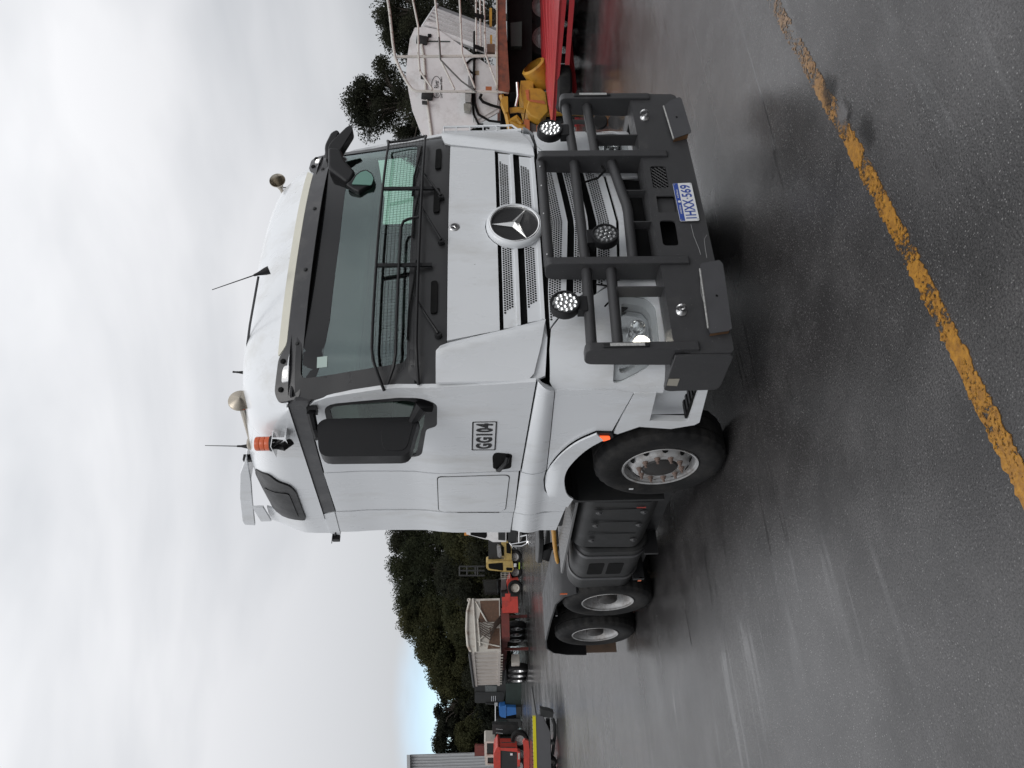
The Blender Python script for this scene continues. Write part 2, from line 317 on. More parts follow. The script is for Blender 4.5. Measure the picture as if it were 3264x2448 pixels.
def line_material():
    m = bpy.data.materials.new('worn_yellow_paint'); m.use_nodes = True; nt = m.node_tree; n = nt.nodes; l = nt.links; p = n['Principled BSDF']
    c = n.new('ShaderNodeTexCoord'); P = c.outputs['Object']
    def noise(s, d=6, r=.7):
        t = n.new('ShaderNodeTexNoise'); t.inputs['Scale'].default_value = s; t.inputs['Detail'].default_value = d; t.inputs['Roughness'].default_value = r; l.new(P, t.inputs[0]); return t.outputs[0]
    a = n.new('ShaderNodeMath'); a.operation = 'MULTIPLY_ADD'; l.new(noise(55), a.inputs[0]); a.inputs[1].default_value = 1.0; l.new(noise(3.2, 3), a.inputs[2])
    uv = n.new('ShaderNodeSeparateXYZ'); l.new(P, uv.inputs[0])
    r = n.new('ShaderNodeMapRange'); r.inputs[1].default_value = 1.03; r.inputs[2].default_value = .94; l.new(a.outputs[0], r.inputs[0])
    # paint is most worn towards the far right end of the line
    wx = n.new('ShaderNodeMapRange'); wx.inputs[1].default_value = -3; wx.inputs[2].default_value = .9; wx.inputs[3].default_value = .09; wx.inputs[4].default_value = -.03; l.new(uv.outputs[0], wx.inputs[0])
    sb = n.new('ShaderNodeMath'); sb.operation = 'SUBTRACT'; l.new(a.outputs[0], sb.inputs[0]); l.new(wx.outputs[0], sb.inputs[1]); l.new(sb.outputs[0], r.inputs[0])
    cr = n.new('ShaderNodeValToRGB'); e = cr.color_ramp.elements; e[0].position = .3; e[0].color = (.17, .072, .010, 1); e[1].position = .7; e[1].color = (.43, .205, .02, 1); l.new(noise(30), cr.inputs[0])
    gx = n.new('ShaderNodeMapRange'); gx.inputs[1].default_value = -.9; gx.inputs[2].default_value = .3; gx.inputs[3].default_value = 0; gx.inputs[4].default_value = .75; l.new(uv.outputs[0], gx.inputs[0])
    fd = n.new('ShaderNodeMix'); fd.data_type = 'RGBA'; l.new(gx.outputs[0], fd.inputs[0]); l.new(cr.outputs[0], fd.inputs[6]); fd.inputs[7].default_value = (.23, .16, .11, 1)
    p.inputs['Roughness'].default_value = .45; l.new(fd.outputs[2], p.inputs['Base Color'])
    vo = n.new('ShaderNodeTexVoronoi'); vo.inputs['Scale'].default_value = 95; l.new(P, vo.inputs[0])
    b = n.new('ShaderNodeBump'); b.inputs['Distance'].default_value = .003; b.inputs['Strength'].default_value = .5; l.new(vo.outputs['Distance'], b.inputs['Height']); l.new(b.outputs[0], p.inputs['Normal'])
    t = n.new('ShaderNodeBsdfTransparent'); x = n.new('ShaderNodeMixShader'); l.new(r.outputs[0], x.inputs[0]); l.new(t.outputs[0], x.inputs[1]); l.new(p.outputs[0], x.inputs[2]); l.new(x.outputs[0], n['Material Output'].inputs[0])
    return m
def ragged(pts, amp, st, seed):     # uneven outline
    rn = random.Random(seed); o = []
    for i, a in enumerate(pts):
        b = pts[(i+1) % len(pts)]; k = max(1, int(math.hypot(b[0]-a[0], b[1]-a[1])/st))
        o += [(a[0]+(b[0]-a[0])*j/k+rn.uniform(-amp, amp), a[1]+(b[1]-a[1])*j/k+rn.uniform(-amp, amp)) for j in range(k)]
    return o
ln = [(1.5, -1.20), (.81, -1.255), (.37, -1.305), (-.02, -1.35), (-.41, -1.40), (-.75, -1.445), (-1.2, -1.495), (-1.59, -1.53), (-2.05, -1.57), (-2.52, -1.605), (-2.95, -1.64), (-3.4, -1.67)]
hw = .050
poly = ragged([(x, y-hw) for x, y in ln]+[(x, y+hw) for x, y in ln[::-1]], .011, .02, 3)
q = MB(); q.sheet(poly, [], lambda u, v, o: (u, v, .004+max(o, -.003)), .003, .3); o = q.build('painted_line', line_material()); tag(o, 'worn yellow painted line on the wet asphalt', 'line', kind='structure')
def softmat(name, col, rough, c, r, amp=.9, fs=14., op=.6):     # a stain that feathers out unevenly into the asphalt
    m = bpy.data.materials.new(name); m.use_nodes = True; n = m.node_tree.nodes; l = m.node_tree.links; p = n['Principled BSDF']
    tc_ = n.new('ShaderNodeTexCoord'); P = tc_.outputs['Object']; mp_ = n.new('ShaderNodeMapping'); mp_.inputs['Location'].default_value = (-c[0]/r[0], -c[1]/r[1], 0); mp_.inputs['Scale'].default_value = (1/r[0], 1/r[1], 1); l.new(P, mp_.inputs[0])
    d = n.new('ShaderNodeVectorMath'); d.operation = 'LENGTH'; l.new(mp_.outputs[0], d.inputs[0])
    t = n.new('ShaderNodeTexNoise'); t.inputs['Scale'].default_value = fs; t.inputs['Detail'].default_value = 8; t.inputs['Roughness'].default_value = .7; l.new(P, t.inputs[0])
    a_ = n.new('ShaderNodeMath'); a_.operation = 'MULTIPLY_ADD'; l.new(t.outputs[0], a_.inputs[0]); a_.inputs[1].default_value = amp*2; l.new(d.outputs['Value'], a_.inputs[2])
    k = n.new('ShaderNodeMapRange'); k.inputs[1].default_value = .35+amp; k.inputs[2].default_value = .85+amp; k.inputs[3].default_value = op; k.inputs[4].default_value = 0; l.new(a_.outputs[0], k.inputs[0])
    t2 = n.new('ShaderNodeTexNoise'); t2.inputs['Scale'].default_value = 120; t2.inputs['Detail'].default_value = 4; l.new(P, t2.inputs[0])
    cr_ = n.new('ShaderNodeValToRGB'); cr_.color_ramp.elements[0].position = .3; cr_.color_ramp.elements[1].position = .7; cr_.color_ramp.elements[0].color = (*[v*.5 for v in col], 1); cr_.color_ramp.elements[1].color = (*[v*1.4 for v in col], 1); l.new(t2.outputs[0], cr_.inputs[0]); l.new(cr_.outputs[0], p.inputs['Base Color'])
    p.inputs['Roughness'].default_value = rough; bp = n.new('ShaderNodeBump'); bp.inputs['Strength'].default_value = .5; bp.inputs['Distance'].default_value = .005; l.new(t2.outputs[0], bp.inputs['Height']); l.new(bp.outputs[0], p.inputs['Normal'])
    x = n.new('ShaderNodeMixShader'); tr_ = n.new('ShaderNodeBsdfTransparent'); l.new(k.outputs[0], x.inputs[0]); l.new(tr_.outputs[0], x.inputs[1]); l.new(p.outputs[0], x.inputs[2]); l.new(x.outputs[0], n['Material Output'].inputs[0])
    return m
def stain(name, label, col, rough, c, r, z, **k):
    q = MB(); e = 1.9; q.add([(c[0]-r[0]*e, c[1]-r[1]*e, z), (c[0]+r[0]*e, c[1]-r[1]*e, z), (c[0]+r[0]*e, c[1]+r[1]*e, z), (c[0]-r[0]*e, c[1]+r[1]*e, z)], [(0, 1, 2, 3)])
    tag(q.build(name, softmat(name, col, rough, c, r, **k)), label, 'stain', kind='structure')
stain('cement_smear', 'pale grey cement smear over the painted line', (.13, .126, .126), .5, (-.68, -1.49), (.12, .09), .009, op=.85)
stain('oil_stain', 'dark oily stain beside the grey cement smear', (.011, .011, .011), .4, (-.42, -1.45), (.12, .11), .0052)
stain('oil_stain', 'dark oily stain on the far side of the painted line', (.011, .011, .011), .4, (-.95, -1.60), (.15, .08), .0046)

# ================================================================== THE TRUCK
TR = thing('truck', 'white high-roof prime mover with charcoal bull bar parked in the middle of the yard', 'truck')
ab = abs
def sm(a, b, x): t = min(1, max(0, (x-a)/(b-a))); return t*t*(3-2*t)
def yF(x, z):
    y0 = .13*max(0, z-2.2); c = .075+.03*min(1, max(0, (z-2.2)/.8)); return y0+c*(x/.96)**2+.7*max(0, ab(x)-.9)**2
def FM(x, z, o): return (x, yF(x, z)-o, z)
def xS(y, z): return 1.25-.028*sm(2.22, 2.5, z)*(1-.6*sm(2.85, 3.15, z))
def SM(y, z, o): return (-xS(y, z)-o, y, z)
def yL(x): return -.03+.075*(x/.96)**2
def BMP(u, z, o):
    s = 1 if u >= 0 else -1; a = ab(u)
    if a <= 1.0: return (u, yL(a)-o, z)
    yc = yL(1.0)+.22; t = (a-1.0)/.37*(math.pi/2)
    if t < math.pi/2: return (s*(1.0+(.25+o)*math.sin(t)), yc-(.22+o)*math.cos(t), z)
    return (s*(1.25+o), yc+(a-1.37), z)
def part(q, name, m, parent=None, both=False, **k):
    o = q.build(name, m, parent or TR, **k)
    if both:
        o2 = q.mirror().build(name, m, parent or TR, **k); return o, o2
    return o
def side(poly, name, m, holes=(), off=0., th=.012, both=True, step=.12, parent=None, **k):
    q = MB(); q.sheet(poly, list(holes), lambda u, v, o: SM(u, v, o+off), th, step); return part(q, name, m, parent, both, **k)
def front(poly, name, m, holes=(), off=0., th=.012, both=False, step=.1, fm=FM, parent=None, **k):
    q = MB(); q.sheet(poly, list(holes), lambda u, v, o: fm(u, v, o+off), th, step); return part(q, name, m, parent, both, **k)

# --- inner shell (dark, behind every gap)
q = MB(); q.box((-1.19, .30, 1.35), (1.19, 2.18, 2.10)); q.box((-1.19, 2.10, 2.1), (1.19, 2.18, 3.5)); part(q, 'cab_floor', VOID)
q = MB(); q.box((-1.2, 2.19, 1.5), (1.2, 2.26, 3.45)); part(q, 'cab_back_wall', WHITE, bevel=.02)
# --- doors
wpoly = rpoly([(.42, 2.99), (.33, 2.32), (.39, 2.22), (.70, 2.24), (.75, 2.32), (1.20, 2.39), (1.24, 3.04)], [.09, .05, .05, .04, .05, .09, .1])
dpoly = [(.14, 1.565), (.17, 1.9), (.19, 2.22), (.245, 2.6), (.33, 2.95), (.37, 3.04), (.44, 3.095), (.56, 3.112), (.76, 3.122), (1.34, 3.155), (1.40, 3.158), (1.425, 2.6), (1.437, 2.34), (1.42, 1.9), (1.41, 1.632)]
dr = side(dpoly, 'door', WHITE, [wpoly], th=.03, step=.1)
for s, d in ((1, dr[0]), (-1, dr[1])):
    def sp(q): return q if s == 1 else q.mirror()
    q = MB(); q.sheet(wpoly, [], lambda u, v, o: SM(u, v, o-.012), .004, .2); sp(q).build('window_glass', SGL, d)
    fr = rpoly([(.455, 2.955), (.385, 2.40), (.44, 2.30), (.74, 2.34), (.80, 2.36), (1.185, 2.43), (1.205, 3.0)], .06)
    q = MB(); q.sheet(wpoly, [fr], lambda u, v, o: SM(u, v, o-.004), .012, .2); sp(q).build('window_frame', BLK, d)
    q = MB(); q.sheet(rpoly([(1.13, 1.70), (1.10, 1.83), (1.16, 1.85), (1.36, 1.845), (1.385, 1.79), (1.36, 1.705)], .03), [], lambda u, v, o: SM(u, v, o+.004), .004, .2); sp(q).build('handle_recess', VOID, d)
    q = MB(); q.tube([SM(1.15, 1.735, .012), SM(1.20, 1.745, .035), SM(1.33, 1.80, .035), SM(1.37, 1.81, .012)], .016, 8); sp(q).build('door_handle', BLK, d)
q = MB(); q.sheet(rpoly([(.635, 1.815), (.635, 1.99), (1.055, 2.005), (1.06, 1.825)], .012), [rpoly([(.645, 1.825), (.645, 1.98), (1.045, 1.995), (1.05, 1.835)], .01)], lambda u, v, o: SM(u, v, o+.0035), .003, .3); q.build('sign_border', BLK, dr[0])
q = MB(); q.sheet(rpoly([(.632, 1.812), (.632, 1.993), (1.058, 2.008), (1.063, 1.822)], .012), [], lambda u, v, o: SM(u, v, o+.002), .002, .3); q.build('fleet_sign', PLW, dr[0])
q = textmb('GG104', SM(1.035, 1.853, .0035), (0, -1, -.03), (0, -.02, 1), .375, .122, bold=.045, sp=1.14); q.build('fleet_number', BLK, dr[0])
# --- sleeper side, locker, rear fairing, black band
side([(1.423, 1.643), (1.434, 1.9), (1.452, 2.34), (1.44, 2.6), (1.415, 3.166), (2.13, 3.19), (2.165, 2.4), (2.20, 1.662)], 'sleeper_side', WHITE, th=.03)
lk = rpoly([(1.49, 2.29), (1.475, 1.71), (2.165, 1.735), (2.17, 2.32)], .05)
lk2 = rpoly([(1.497, 2.283), (1.482, 1.717), (2.158, 1.742), (2.163, 2.313)], .05)
a = side(lk, 'locker_seal', VOID, off=.0015, th=.001); b = side(lk2, 'locker_door', WHITE, off=.005, th=.004)
side([(2.145, 3.197), (2.58, 3.225), (2.65, 1.69), (2.215, 1.67), (2.178, 2.4)], 'side_fairing', WHITE, off=.004, th=.02)
side([(.36, 3.06), (.35, 3.16), (.42, 3.235), (.62, 3.255), (1.34, 3.300), (2.19, 3.335), (2.15, 3.203), (1.34, 3.168), (.76, 3.134), (.56, 3.124), (.44, 3.107)], 'roof_band', VIS, off=-.006, th=.03)
side([(2.195, 3.307), (2.62, 3.325), (2.665, 3.24), (2.155, 3.208)], 'band_end', WHITE, off=.0, th=.03)
# --- sill, fender, step, arch
def SILL(u, v, o): t = min(1, max(0, (v-1.43)/(.115+.055*u))); return SM(u, v, o+.004+.026*math.sin(math.pi*t)**.8)
q = MB(); q.sheet([(.13, 1.552), (.24, 1.438), (.8, 1.43), (1.405, 1.428), (1.415, 1.62)], [], SILL, .03, .035); part(q, 'door_sill', WHITE, both=True)
arch_o = [(.79, 1.10), (.91, 1.235), (1.10, 1.34), (1.30, 1.402), (1.56, 1.432), (1.77, 1.412), (1.96, 1.335), (2.055, 1.21)]
arch_i = [(1.89, 1.175), (1.83, 1.225), (1.66, 1.27), (1.40, 1.285), (1.18, 1.225), (1.0, 1.14), (.88, 1.04)]
def chaikin(p, k=2):
    for _ in range(k): p = [p[0]]+[q_ for a, b in zip(p, p[1:]) for q_ in ((a[0]*.75+b[0]*.25, a[1]*.75+b[1]*.25), (a[0]*.25+b[0]*.75, a[1]*.25+b[1]*.75))]+[p[-1]]
    return p
AO4 = chaikin(arch_o[:4]); arch_o = chaikin(arch_o); arch_i = chaikin(arch_i)
side([(.245, 1.043), (.24, 1.432), (.8, 1.424), (1.40, 1.42)]+AO4[::-1]+[(.80, 1.0), (.80, .985), (.29, .905)], 'fender_panel', WHITE, off=.003, th=.02)
q = MB(); q.sheet([(1.425, 1.433), (1.43, 1.627), (2.205, 1.657), (2.20, 1.225), (2.065, 1.215), (1.965, 1.345), (1.77, 1.422), (1.56, 1.442)], [], lambda u, v, o: SM(u, v, o+.004+.026*math.sin(math.pi*min(1, max(0, (v-1.43)/(.19+.02*(u-1.4)))))**.8), .03, .035); part(q, 'rear_sill', WHITE, both=True)
q = MB(); q.sheet([(2.218, 1.663), (2.60, 1.675), (2.625, 1.27), (2.21, 1.228)], [], lambda u, v, o: SM(u, v, o+.004+.026*math.sin(math.pi*min(1, max(0, (v-1.43)/(.19+.02*(u-1.4)))))**.8), .03, .035); part(q, 'rear_skirt', WHITE, both=True)
q = MB(); q.sheet(arch_o+arch_i, [], lambda u, v, o: (-1.285-o*.5+.05*sm(1.38, 1.44, v), u, v), .03, .06); part(q, 'arch_lip', WHITE, both=True)
q = MB()
def inner(u, v):
    n_ = len(arch_i)-1; i = min(int(u*n_), n_-1); t = u*n_-i; a, b = arch_i[i], arch_i[i+1]; return (-1.27+v*.75, a[0]+(b[0]-a[0])*t, a[1]+(b[1]-a[1])*t-.002)
q.grid(inner, 24, 2); part(q, 'arch_liner', VOID, both=True)
side([(.29, .752), (.29, .897), (.55, .935), (.83, .968), (.845, .94), (.745, .80), (.66, .735)], 'upper_step_panel', WHITE, off=.006, th=.02)
q = MB(); q.box((-1.12, .26, .36), (-1.09, .80, .76)); part(q, 'step_recess', WHITE2, both=True)
q = MB(); q.sheet([(.26, .41), (.26, .475), (.68, .455), (.66, .735), (.745, .80), (.785, .56), (.735, .40), (.70, .37)], [], lambda u, v, o: SM(u, v, o+.004), .05, .1); part(q, 'step_apron', WHITE, both=True)
q = MB(); q.box((-1.235, .27, .462), (-1.1, .67, .478)); part(q, 'step_tread', VOID, both=True)
for i in range(5): q = MB(); q.box((-1.23, .30+i*.075, .479), (-1.11, .335+i*.075, .486)); part(q, 'tread_bar', BLK, both=True)
q = MB(); q.sheet(rpoly([(.80, .985), (.80, 1.10), (.90, 1.085), (.925, 1.03), (.87, .965)], .02), [], lambda u, v, o: (-1.27-o, u, v), .04, .2); mk = part(q, 'side_marker', BLK, both=True)
OLIT = mat('lit_orange', (.7, .10, .03), .3, emis=((1, .12, .03), 1.1))
q = MB(); q.sheet(rpoly([(.835, 1.0), (.83, 1.075), (.885, 1.07), (.90, 1.035), (.87, .99)], .012), [], lambda u, v, o: (-1.283-o, u, v), .01, .2); q.build('marker_lens', OLIT, mk[0]); q.mirror().build('marker_lens', OLIT, mk[1])

# --- front: bonnet flap, slats, cowl, corner deflectors
front([(-.955, 2.142), (-.885, 1.792), (-.175, 1.792), (-.145, 1.824), (-.10, 1.855), (-.05, 1.872), (0, 1.878), (.05, 1.872), (.10, 1.855), (.145, 1.824), (.175, 1.792), (.885, 1.792), (.955, 2.142)], 'bonnet_flap', WHITE, th=.03, step=.07)
front([(-1.0, 2.135), (-.87, 1.46), (.87, 1.46), (1.0, 2.135)], 'grille_backing', VOID, off=-.045, th=.02)
def perf(name, pts, fm, parent, off, pitch=.0195, r=.0080):
    q = MB(); us = [p[0] for p in pts]; vv = [p[1] for p in pts]; j = 0; v = min(vv)+pitch*.4
    def ins(p):
        c = False
        for i in range(len(pts)):
            a, b = pts[i], pts[i-1]
            if (a[1] > p[1]) != (b[1] > p[1]) and p[0] < (b[0]-a[0])*(p[1]-a[1])/(b[1]-a[1])+a[0]: c = not c
        return c
    while v < max(vv):
        u = min(us)+(pitch*.5 if j % 2 else 0)
        while u < max(us):
            if ins((u, v)): q.add([fm(u+r*math.cos(k*math.pi/3), v+r*math.sin(k*math.pi/3), off) for k in range(6)], [(0, 1, 2, 3, 4, 5)])
            u += pitch
        v += pitch*.86; j += 1
    o = q.build(name, VOID, parent, kind='stuff'); return o
for z0, z1, xe, pz0, pz1 in ((1.652, 1.765, .845, 1.694, 1.758), (1.488, 1.602, .80, 1.532, 1.595)):
    sl = front([(-xe-.02, z1), (-xe, z0), (xe, z0), (xe+.02, z1)], 'grille_slat', WHITE2, off=-.012, th=.02)
    for s in (-1, 1):
        P_ = [(s*.19, pz0), (s*.19, pz1), (s*(xe-.09), pz1), (s*(xe-.15), pz0)]
        perf('perforation', P_, FM, sl, -.010)
    q = MB(); q.sheet([(-xe, z0-.002), (-xe, z0+.022), (xe, z0+.022), (xe, z0-.002)], [], lambda u, v, o: FM(u, v, o-.004), .02, .15); q.build('slat_lip', WHITE2, sl)
def DM(x, z, o):
    a = ab(x); xi = .80+(z-1.482)*.256; di = a-xi; yi = yF(xi, z)-.004
    y = yi-.034*sm(0, .085, di) if di < .085 else yi-.034+(.15-yi+.034)*((di-.085)/(1.237-xi-.085))
    return (x, y-o, z)
dfl = front([(-.975, 2.14), (-.995, 2.185), (-1.05, 2.212), (-1.235, 2.215), (-1.235, 1.62), (-1.19, 1.575), (-1.0, 1.52), (-.81, 1.482), (-.893, 1.79)], 'corner_deflector', WHITE, fm=DM, th=.022, both=True, step=.04)
q = MB(); q.sheet([(-.80, 1.482), (-1.0, 1.52), (-1.19, 1.575), (-1.235, 1.62), (-1.235, 1.60), (-1.19, 1.50), (-.95, 1.478)], [], lambda u, v, o: DM(u, v, o-.025), .02, .08); q.build('deflector_foot', WHITE, dfl[0]); q.mirror().build('deflector_foot', WHITE, dfl[1])
# outer air scoop of the far deflector
q = MB(); q.sheet([(1.20, 2.19), (1.285, 2.20), (1.30, 1.66), (1.22, 1.60)], [], lambda u, v, o: (u, .19+.5*(u-1.2)-o, v), .01, .1); q.build('scoop_wall', mat('scoop_grey', (.35, .36, .37), .5), dfl[1])
q = MB(); q.tube([(1.20, .15, 2.20), (1.285, .155, 2.205), (1.31, .16, 1.64), (1.23, .15, 1.58)], .009, 6); q.build('scoop_rim', WHITE, dfl[1])
for zz in (2.10, 1.99, 1.88, 1.77, 1.67):
    q = MB(); q.box((1.205, .15, zz-.004), (1.30, .23, zz+.004)); q.build('scoop_fin', WHITE, dfl[1])
front([(-1.14, 2.40), (-1.235, 2.30), (-1.235, 2.18), (-.99, 2.146), (.99, 2.146), (1.235, 2.18), (1.235, 2.30), (1.14, 2.40)], 'cowl_panel', mat('cowl_black', (.022, .022, .023), .38, var=.15), off=-.004, th=.02)
for xx in (-.62, .28, .78):
    q = MB(); q.sheet(rpoly([(xx-.13, 2.21), (xx-.13, 2.255), (xx+.13, 2.255), (xx+.13, 2.21)], .02), [], lambda u, v, o: FM(u, v, o+.012), .02, .1); part(q, 'cowl_vent', VOID)
# emblem
EM = (0, yF(0, 1.665)-.01, 1.665)
q = MB(); q.lathe([(.168, .012), (.174, .026), (.186, .030), (.198, .024), (.206, .008), (.206, -.02)], EM, (0, -1, 0), 56); em = part(q, 'emblem', WHITE2, label='round silver three-pointed star emblem')
q = MB(); q.lathe([(.163, .012), (.169, .028), (.177, .032), (.184, .028)], EM, (0, -1, 0), 56); q.build('chrome_ring', CHROME, em)
q = MB(); q.lathe([(0.0, .012), (.170, .012)], EM, (0, -1, 0), 48); q.build('emblem_disc', mat('emblem_mesh', (.012, .012, .013), .45, bump=.5, bs=400), em)
def star(c, R, h, off):
    q = MB(); c = Vector(c); vs = [c+Vector((0, -off-h, 0))]; fs = []
    for k in range(3):
        a = math.pi/2+k*2*math.pi/3; vs.append(c+Vector((R*math.cos(a), -off, R*math.sin(a))))
        a2 = a+math.pi/3; vs.append(c+Vector((R*.20*math.cos(a2), -off, R*.20*math.sin(a2))))
    for k in range(6): fs.append((0, 1+k, 1+(k+1) % 6))
    q.add(vs, fs); return q
star(EM, .166, .022, .016).build('star', mat('satin_chrome', (.72, .72, .71), .28, metal=.85), em, ang=5)
E2 = (0, yF(0, 2.10)-.001, 2.10)
q = MB(); q.lathe([(0, .008), (.030, .007), (.037, .004), (.04, 0)], E2, (0, -1, 0), 28); e2 = part(q, 'badge', STEEL)
q = MB(); q.lathe([(.0, .0085), (.026, .0085)], E2, (0, -1, 0), 24); q.build('badge_field', VIS, e2); star(E2, .026, .004, .009).build('badge_star', CHROME, e2, ang=5)
# --- lower grille and bumper
def zV(x, z): return z-.05*max(0, 1-ab(x)/.62)
def LGM(u, v, o): return (u, yL(u)-.012*max(0, 1-ab(u)/.62)-o, zV(u, v))
front([(-.95, 1.47), (-.95, 1.30), (-.66, .85), (.66, .85), (.95, 1.30), (.95, 1.47)], 'lower_grille_backing', VOID, fm=LGM, off=-.06, th=.02)
for z0, z1, x0, x1, p0, p1 in ((1.335, 1.458, .72, .89, 1.372, 1.452), (1.185, 1.285, .60, .68, 1.20, 1.28), (.985, 1.125, .50, .62, 1.035, 1.118)):
    sl = front([(-x1, z1), (-x0, z0), (x0, z0), (x1, z1)], 'lower_grille_slat', WHITE2, fm=LGM, th=.02)
    perf('perforation', [(-x1+.04, p1), (-x0-.0, p0), (x0+.0, p0), (x1-.04, p1)], LGM, sl, .0015)
front([(-.52, .965), (-.47, .86), (.47, .86), (.52, .965)], 'bumper_lip', WHITE, fm=LGM, off=.004, th=.02)
front([(-.50, .85), (-.48, .70), (.48, .70), (.50, .85)], 'lower_intake', VOID, fm=LGM, off=-.03, th=.02)
hl = rpoly([(-.625, .985), (-.66, .79), (-.74, .735), (-1.0, .735), (-1.17, .82), (-1.285, 1.0), (-1.285, 1.055), (-1.12, 1.05), (-.9, 1.02)], .03)
bp_ = [(-.90, 1.452), (-.71, 1.31), (-.66, 1.17), (-.53, .98), (-.485, .84), (-.50, .715), (-1.0, .705), (-1.40, .705), (-1.40, 1.05), (-1.395, 1.42), (-1.27, 1.47), (-1.05, 1.47)]
bf = front(bp_, 'bumper_corner', WHITE, [hl], fm=BMP, th=.02, both=True, step=.06)
BOWL = mat('lamp_bowl', (.75, .76, .77), .18, metal=.9, var=.05)
LIT = mat('lit_bulb', (1, .97, .9), .3, emis=((1, .93, .80), 9.0))
for s in (1, -1):
    def sp(q): return q if s == 1 else q.mirror()
    q = MB(); q.sheet(hl, [], lambda u, v, o: BMP(u, v, o-.10), .01, .08); H = part(sp(q), 'headlight', BOWL)
    hi = [(-.95+(u+.95)*.80, .89+(v-.89)*.74) for u, v in hl]
    q = MB(); q.sheet(hl, [hi], lambda u, v, o: BMP(u, v, o-.025), .07, .06); sp(q).build('headlight_bezel', mat('bezel', (.50, .51, .52), .4, var=.05), H)
    q = MB(); q.sheet(hl, [], lambda u, v, o: BMP(u, v, o-.006), .003, .06); sp(q).build('headlight_lens', LENS, H)
    for (bx, bz, br, lit) in ((-.865, .865, .052, 0), (-.985, .85, .060, 1)):
        c = Vector(BMP(bx, bz, -.095)); q = MB(); q.lathe([(.0, .012), (br*.5, .015), (br*.8, .035), (br, .06), (br*1.08, .06), (br*1.08, 0)], c, (-.15*1, -1, 0), 24); sp(q).build('reflector', CHROME, H)
        q = MB(); q.lathe([(0, .052), (br*.34, .046), (br*.48, .03), (br*.5, .012)], c, (-.15, -1, 0), 16); sp(q).build('projector', LIT if (lit and s == 1) else LENS, H)
# --- windscreen
wsp = rpoly([(-1.10, 2.385), (1.10, 2.385), (1.135, 3.12), (-1.135, 3.12)], [.06, .06, .04, .04])
wsO = [(-1.10, 2.36), (1.10, 2.36), (1.222, 2.36), (1.214, 2.5), (1.214, 2.9), (1.225, 3.17), (-1.225, 3.17), (-1.214, 2.9), (-1.214, 2.5), (-1.222, 2.36)]
ws = front(wsp, 'windscreen', WGL, off=-.010, th=.002, step=.06)
front(wsO, 'windscreen_surround', mat('pillar_black', (.020, .020, .021), .35, var=.15), [rpoly([(-1.07, 2.41), (1.07, 2.41), (1.10, 3.13), (-1.10, 3.13)], .05)], off=-.004, th=.02)
q = MB(); q.sheet([(-1.10, 3.03), (-1.0, 2.985), (-.7, 2.95), (0, 2.935), (.7, 2.95), (1.0, 2.985), (1.10, 3.03), (1.13, 3.118), (-1.13, 3.118)], [], lambda u, v, o: FM(u, v, o-.0075), .001, .15); q.build('visor_reflection', mat('reflection_dark', (.012, .012, .013), .12, spec=.4), ws)  # the visor's dark reflection, put in as a black strip over the glass
q = MB(); q.sheet([(-1.04, 2.95), (-1.04, 3.02), (-.97, 3.02), (-.97, 2.95)], [], lambda u, v, o: FM(u, v, o-.006), .001, .1); q.build('permit_sticker', mat('sticker', (.42, .52, .48), .6), ws)
for (bx, bz, tx, tz, ux) in ((-.92, 2.20, -.60, 2.37, -1), (-.15, 2.19, .25, 2.36, -1), (.30, 2.20, .68, 2.38, -1)):
    q = MB(); q.lathe([(0, .03), (.022, .03), (.026, 0)], FM(bx, bz, 0), (0, -1, 0), 12); wp = part(q, 'wiper', BLK)
    q = MB(); q.tube([FM(bx, bz, .03), FM((bx+tx)/2-.02, (bz+tz)/2, .05), FM(tx, tz, .035)], [.011, .008, .006], 8); q.build('wiper_arm', BLK, wp)
    q = MB(); q.tube([FM(tx-.33, tz+.035, .012), FM(tx-.1, tz+.03, .018), FM(tx+.1, tz+.005, .018), FM(tx+.30, tz-.01, .012)], .008, 6); q.build('wiper_blade', VOID, wp)
# --- stone guard
def G(x, z, o=.075): return Vector(FM(x, z, o))
gu = [G(-1.23, 2.56, .02), G(-1.16, 2.595), G(-1.08, 2.625)]+[G(-1.0+i*.2, 2.635) for i in range(11)]+[G(1.08, 2.65), G(1.12, 2.64, .05)]
gl = [G(-1.22, 2.33, .02), G(-1.12, 2.335)]+[G(-1.0+i*.2, 2.34) for i in range(11)]+[G(1.10, 2.34, .06)]
q = MB(); q.tube(gu, .0105, 8); sg = part(q, 'stone_guard', BLK)
q = MB(); q.tube(gl, .0105, 8); q.build('lower_rail', BLK, sg)
q = MB(); q.tube([G(-1.20, 2.535, .03), G(-1.13, 2.49), G(-1.05, 2.475)]+[G(-1.0+i*.2, 2.475) for i in range(5)]+[G(-.03, 2.475), G(.02, 2.46), G(.04, 2.42), G(.05, 2.35)], .010, 8); q.build('middle_rail', BLK, sg)
for xx in (-.36, .40):
    q = MB(); a, b = G(xx, 2.64), G(xx, 2.25, .03); q.box((xx-.014, a.y-.004, 2.25), (xx+.014, a.y+.012, 2.64)); q.build('guard_strap', BLK, sg)
q = MB(); q.tube([G(1.11, 2.64, .05), G(1.115, 2.5, .04), G(1.10, 2.34, .06)], .010, 8); q.build('end_rail', BLK, sg)
q = MB()
for i in range(11):
    z = 2.36+i*.0255; q.tube([G(-1.14+k*.1625, z, .072) for k in range(15)], .0010, 4, False)
for i in range(86): x = -1.12+i*.026; q.tube([G(x, 2.345, .072), G(x, 2.632, .072)], .0010, 4, False)
q.build('wire_mesh', BLK, sg, kind='stuff')
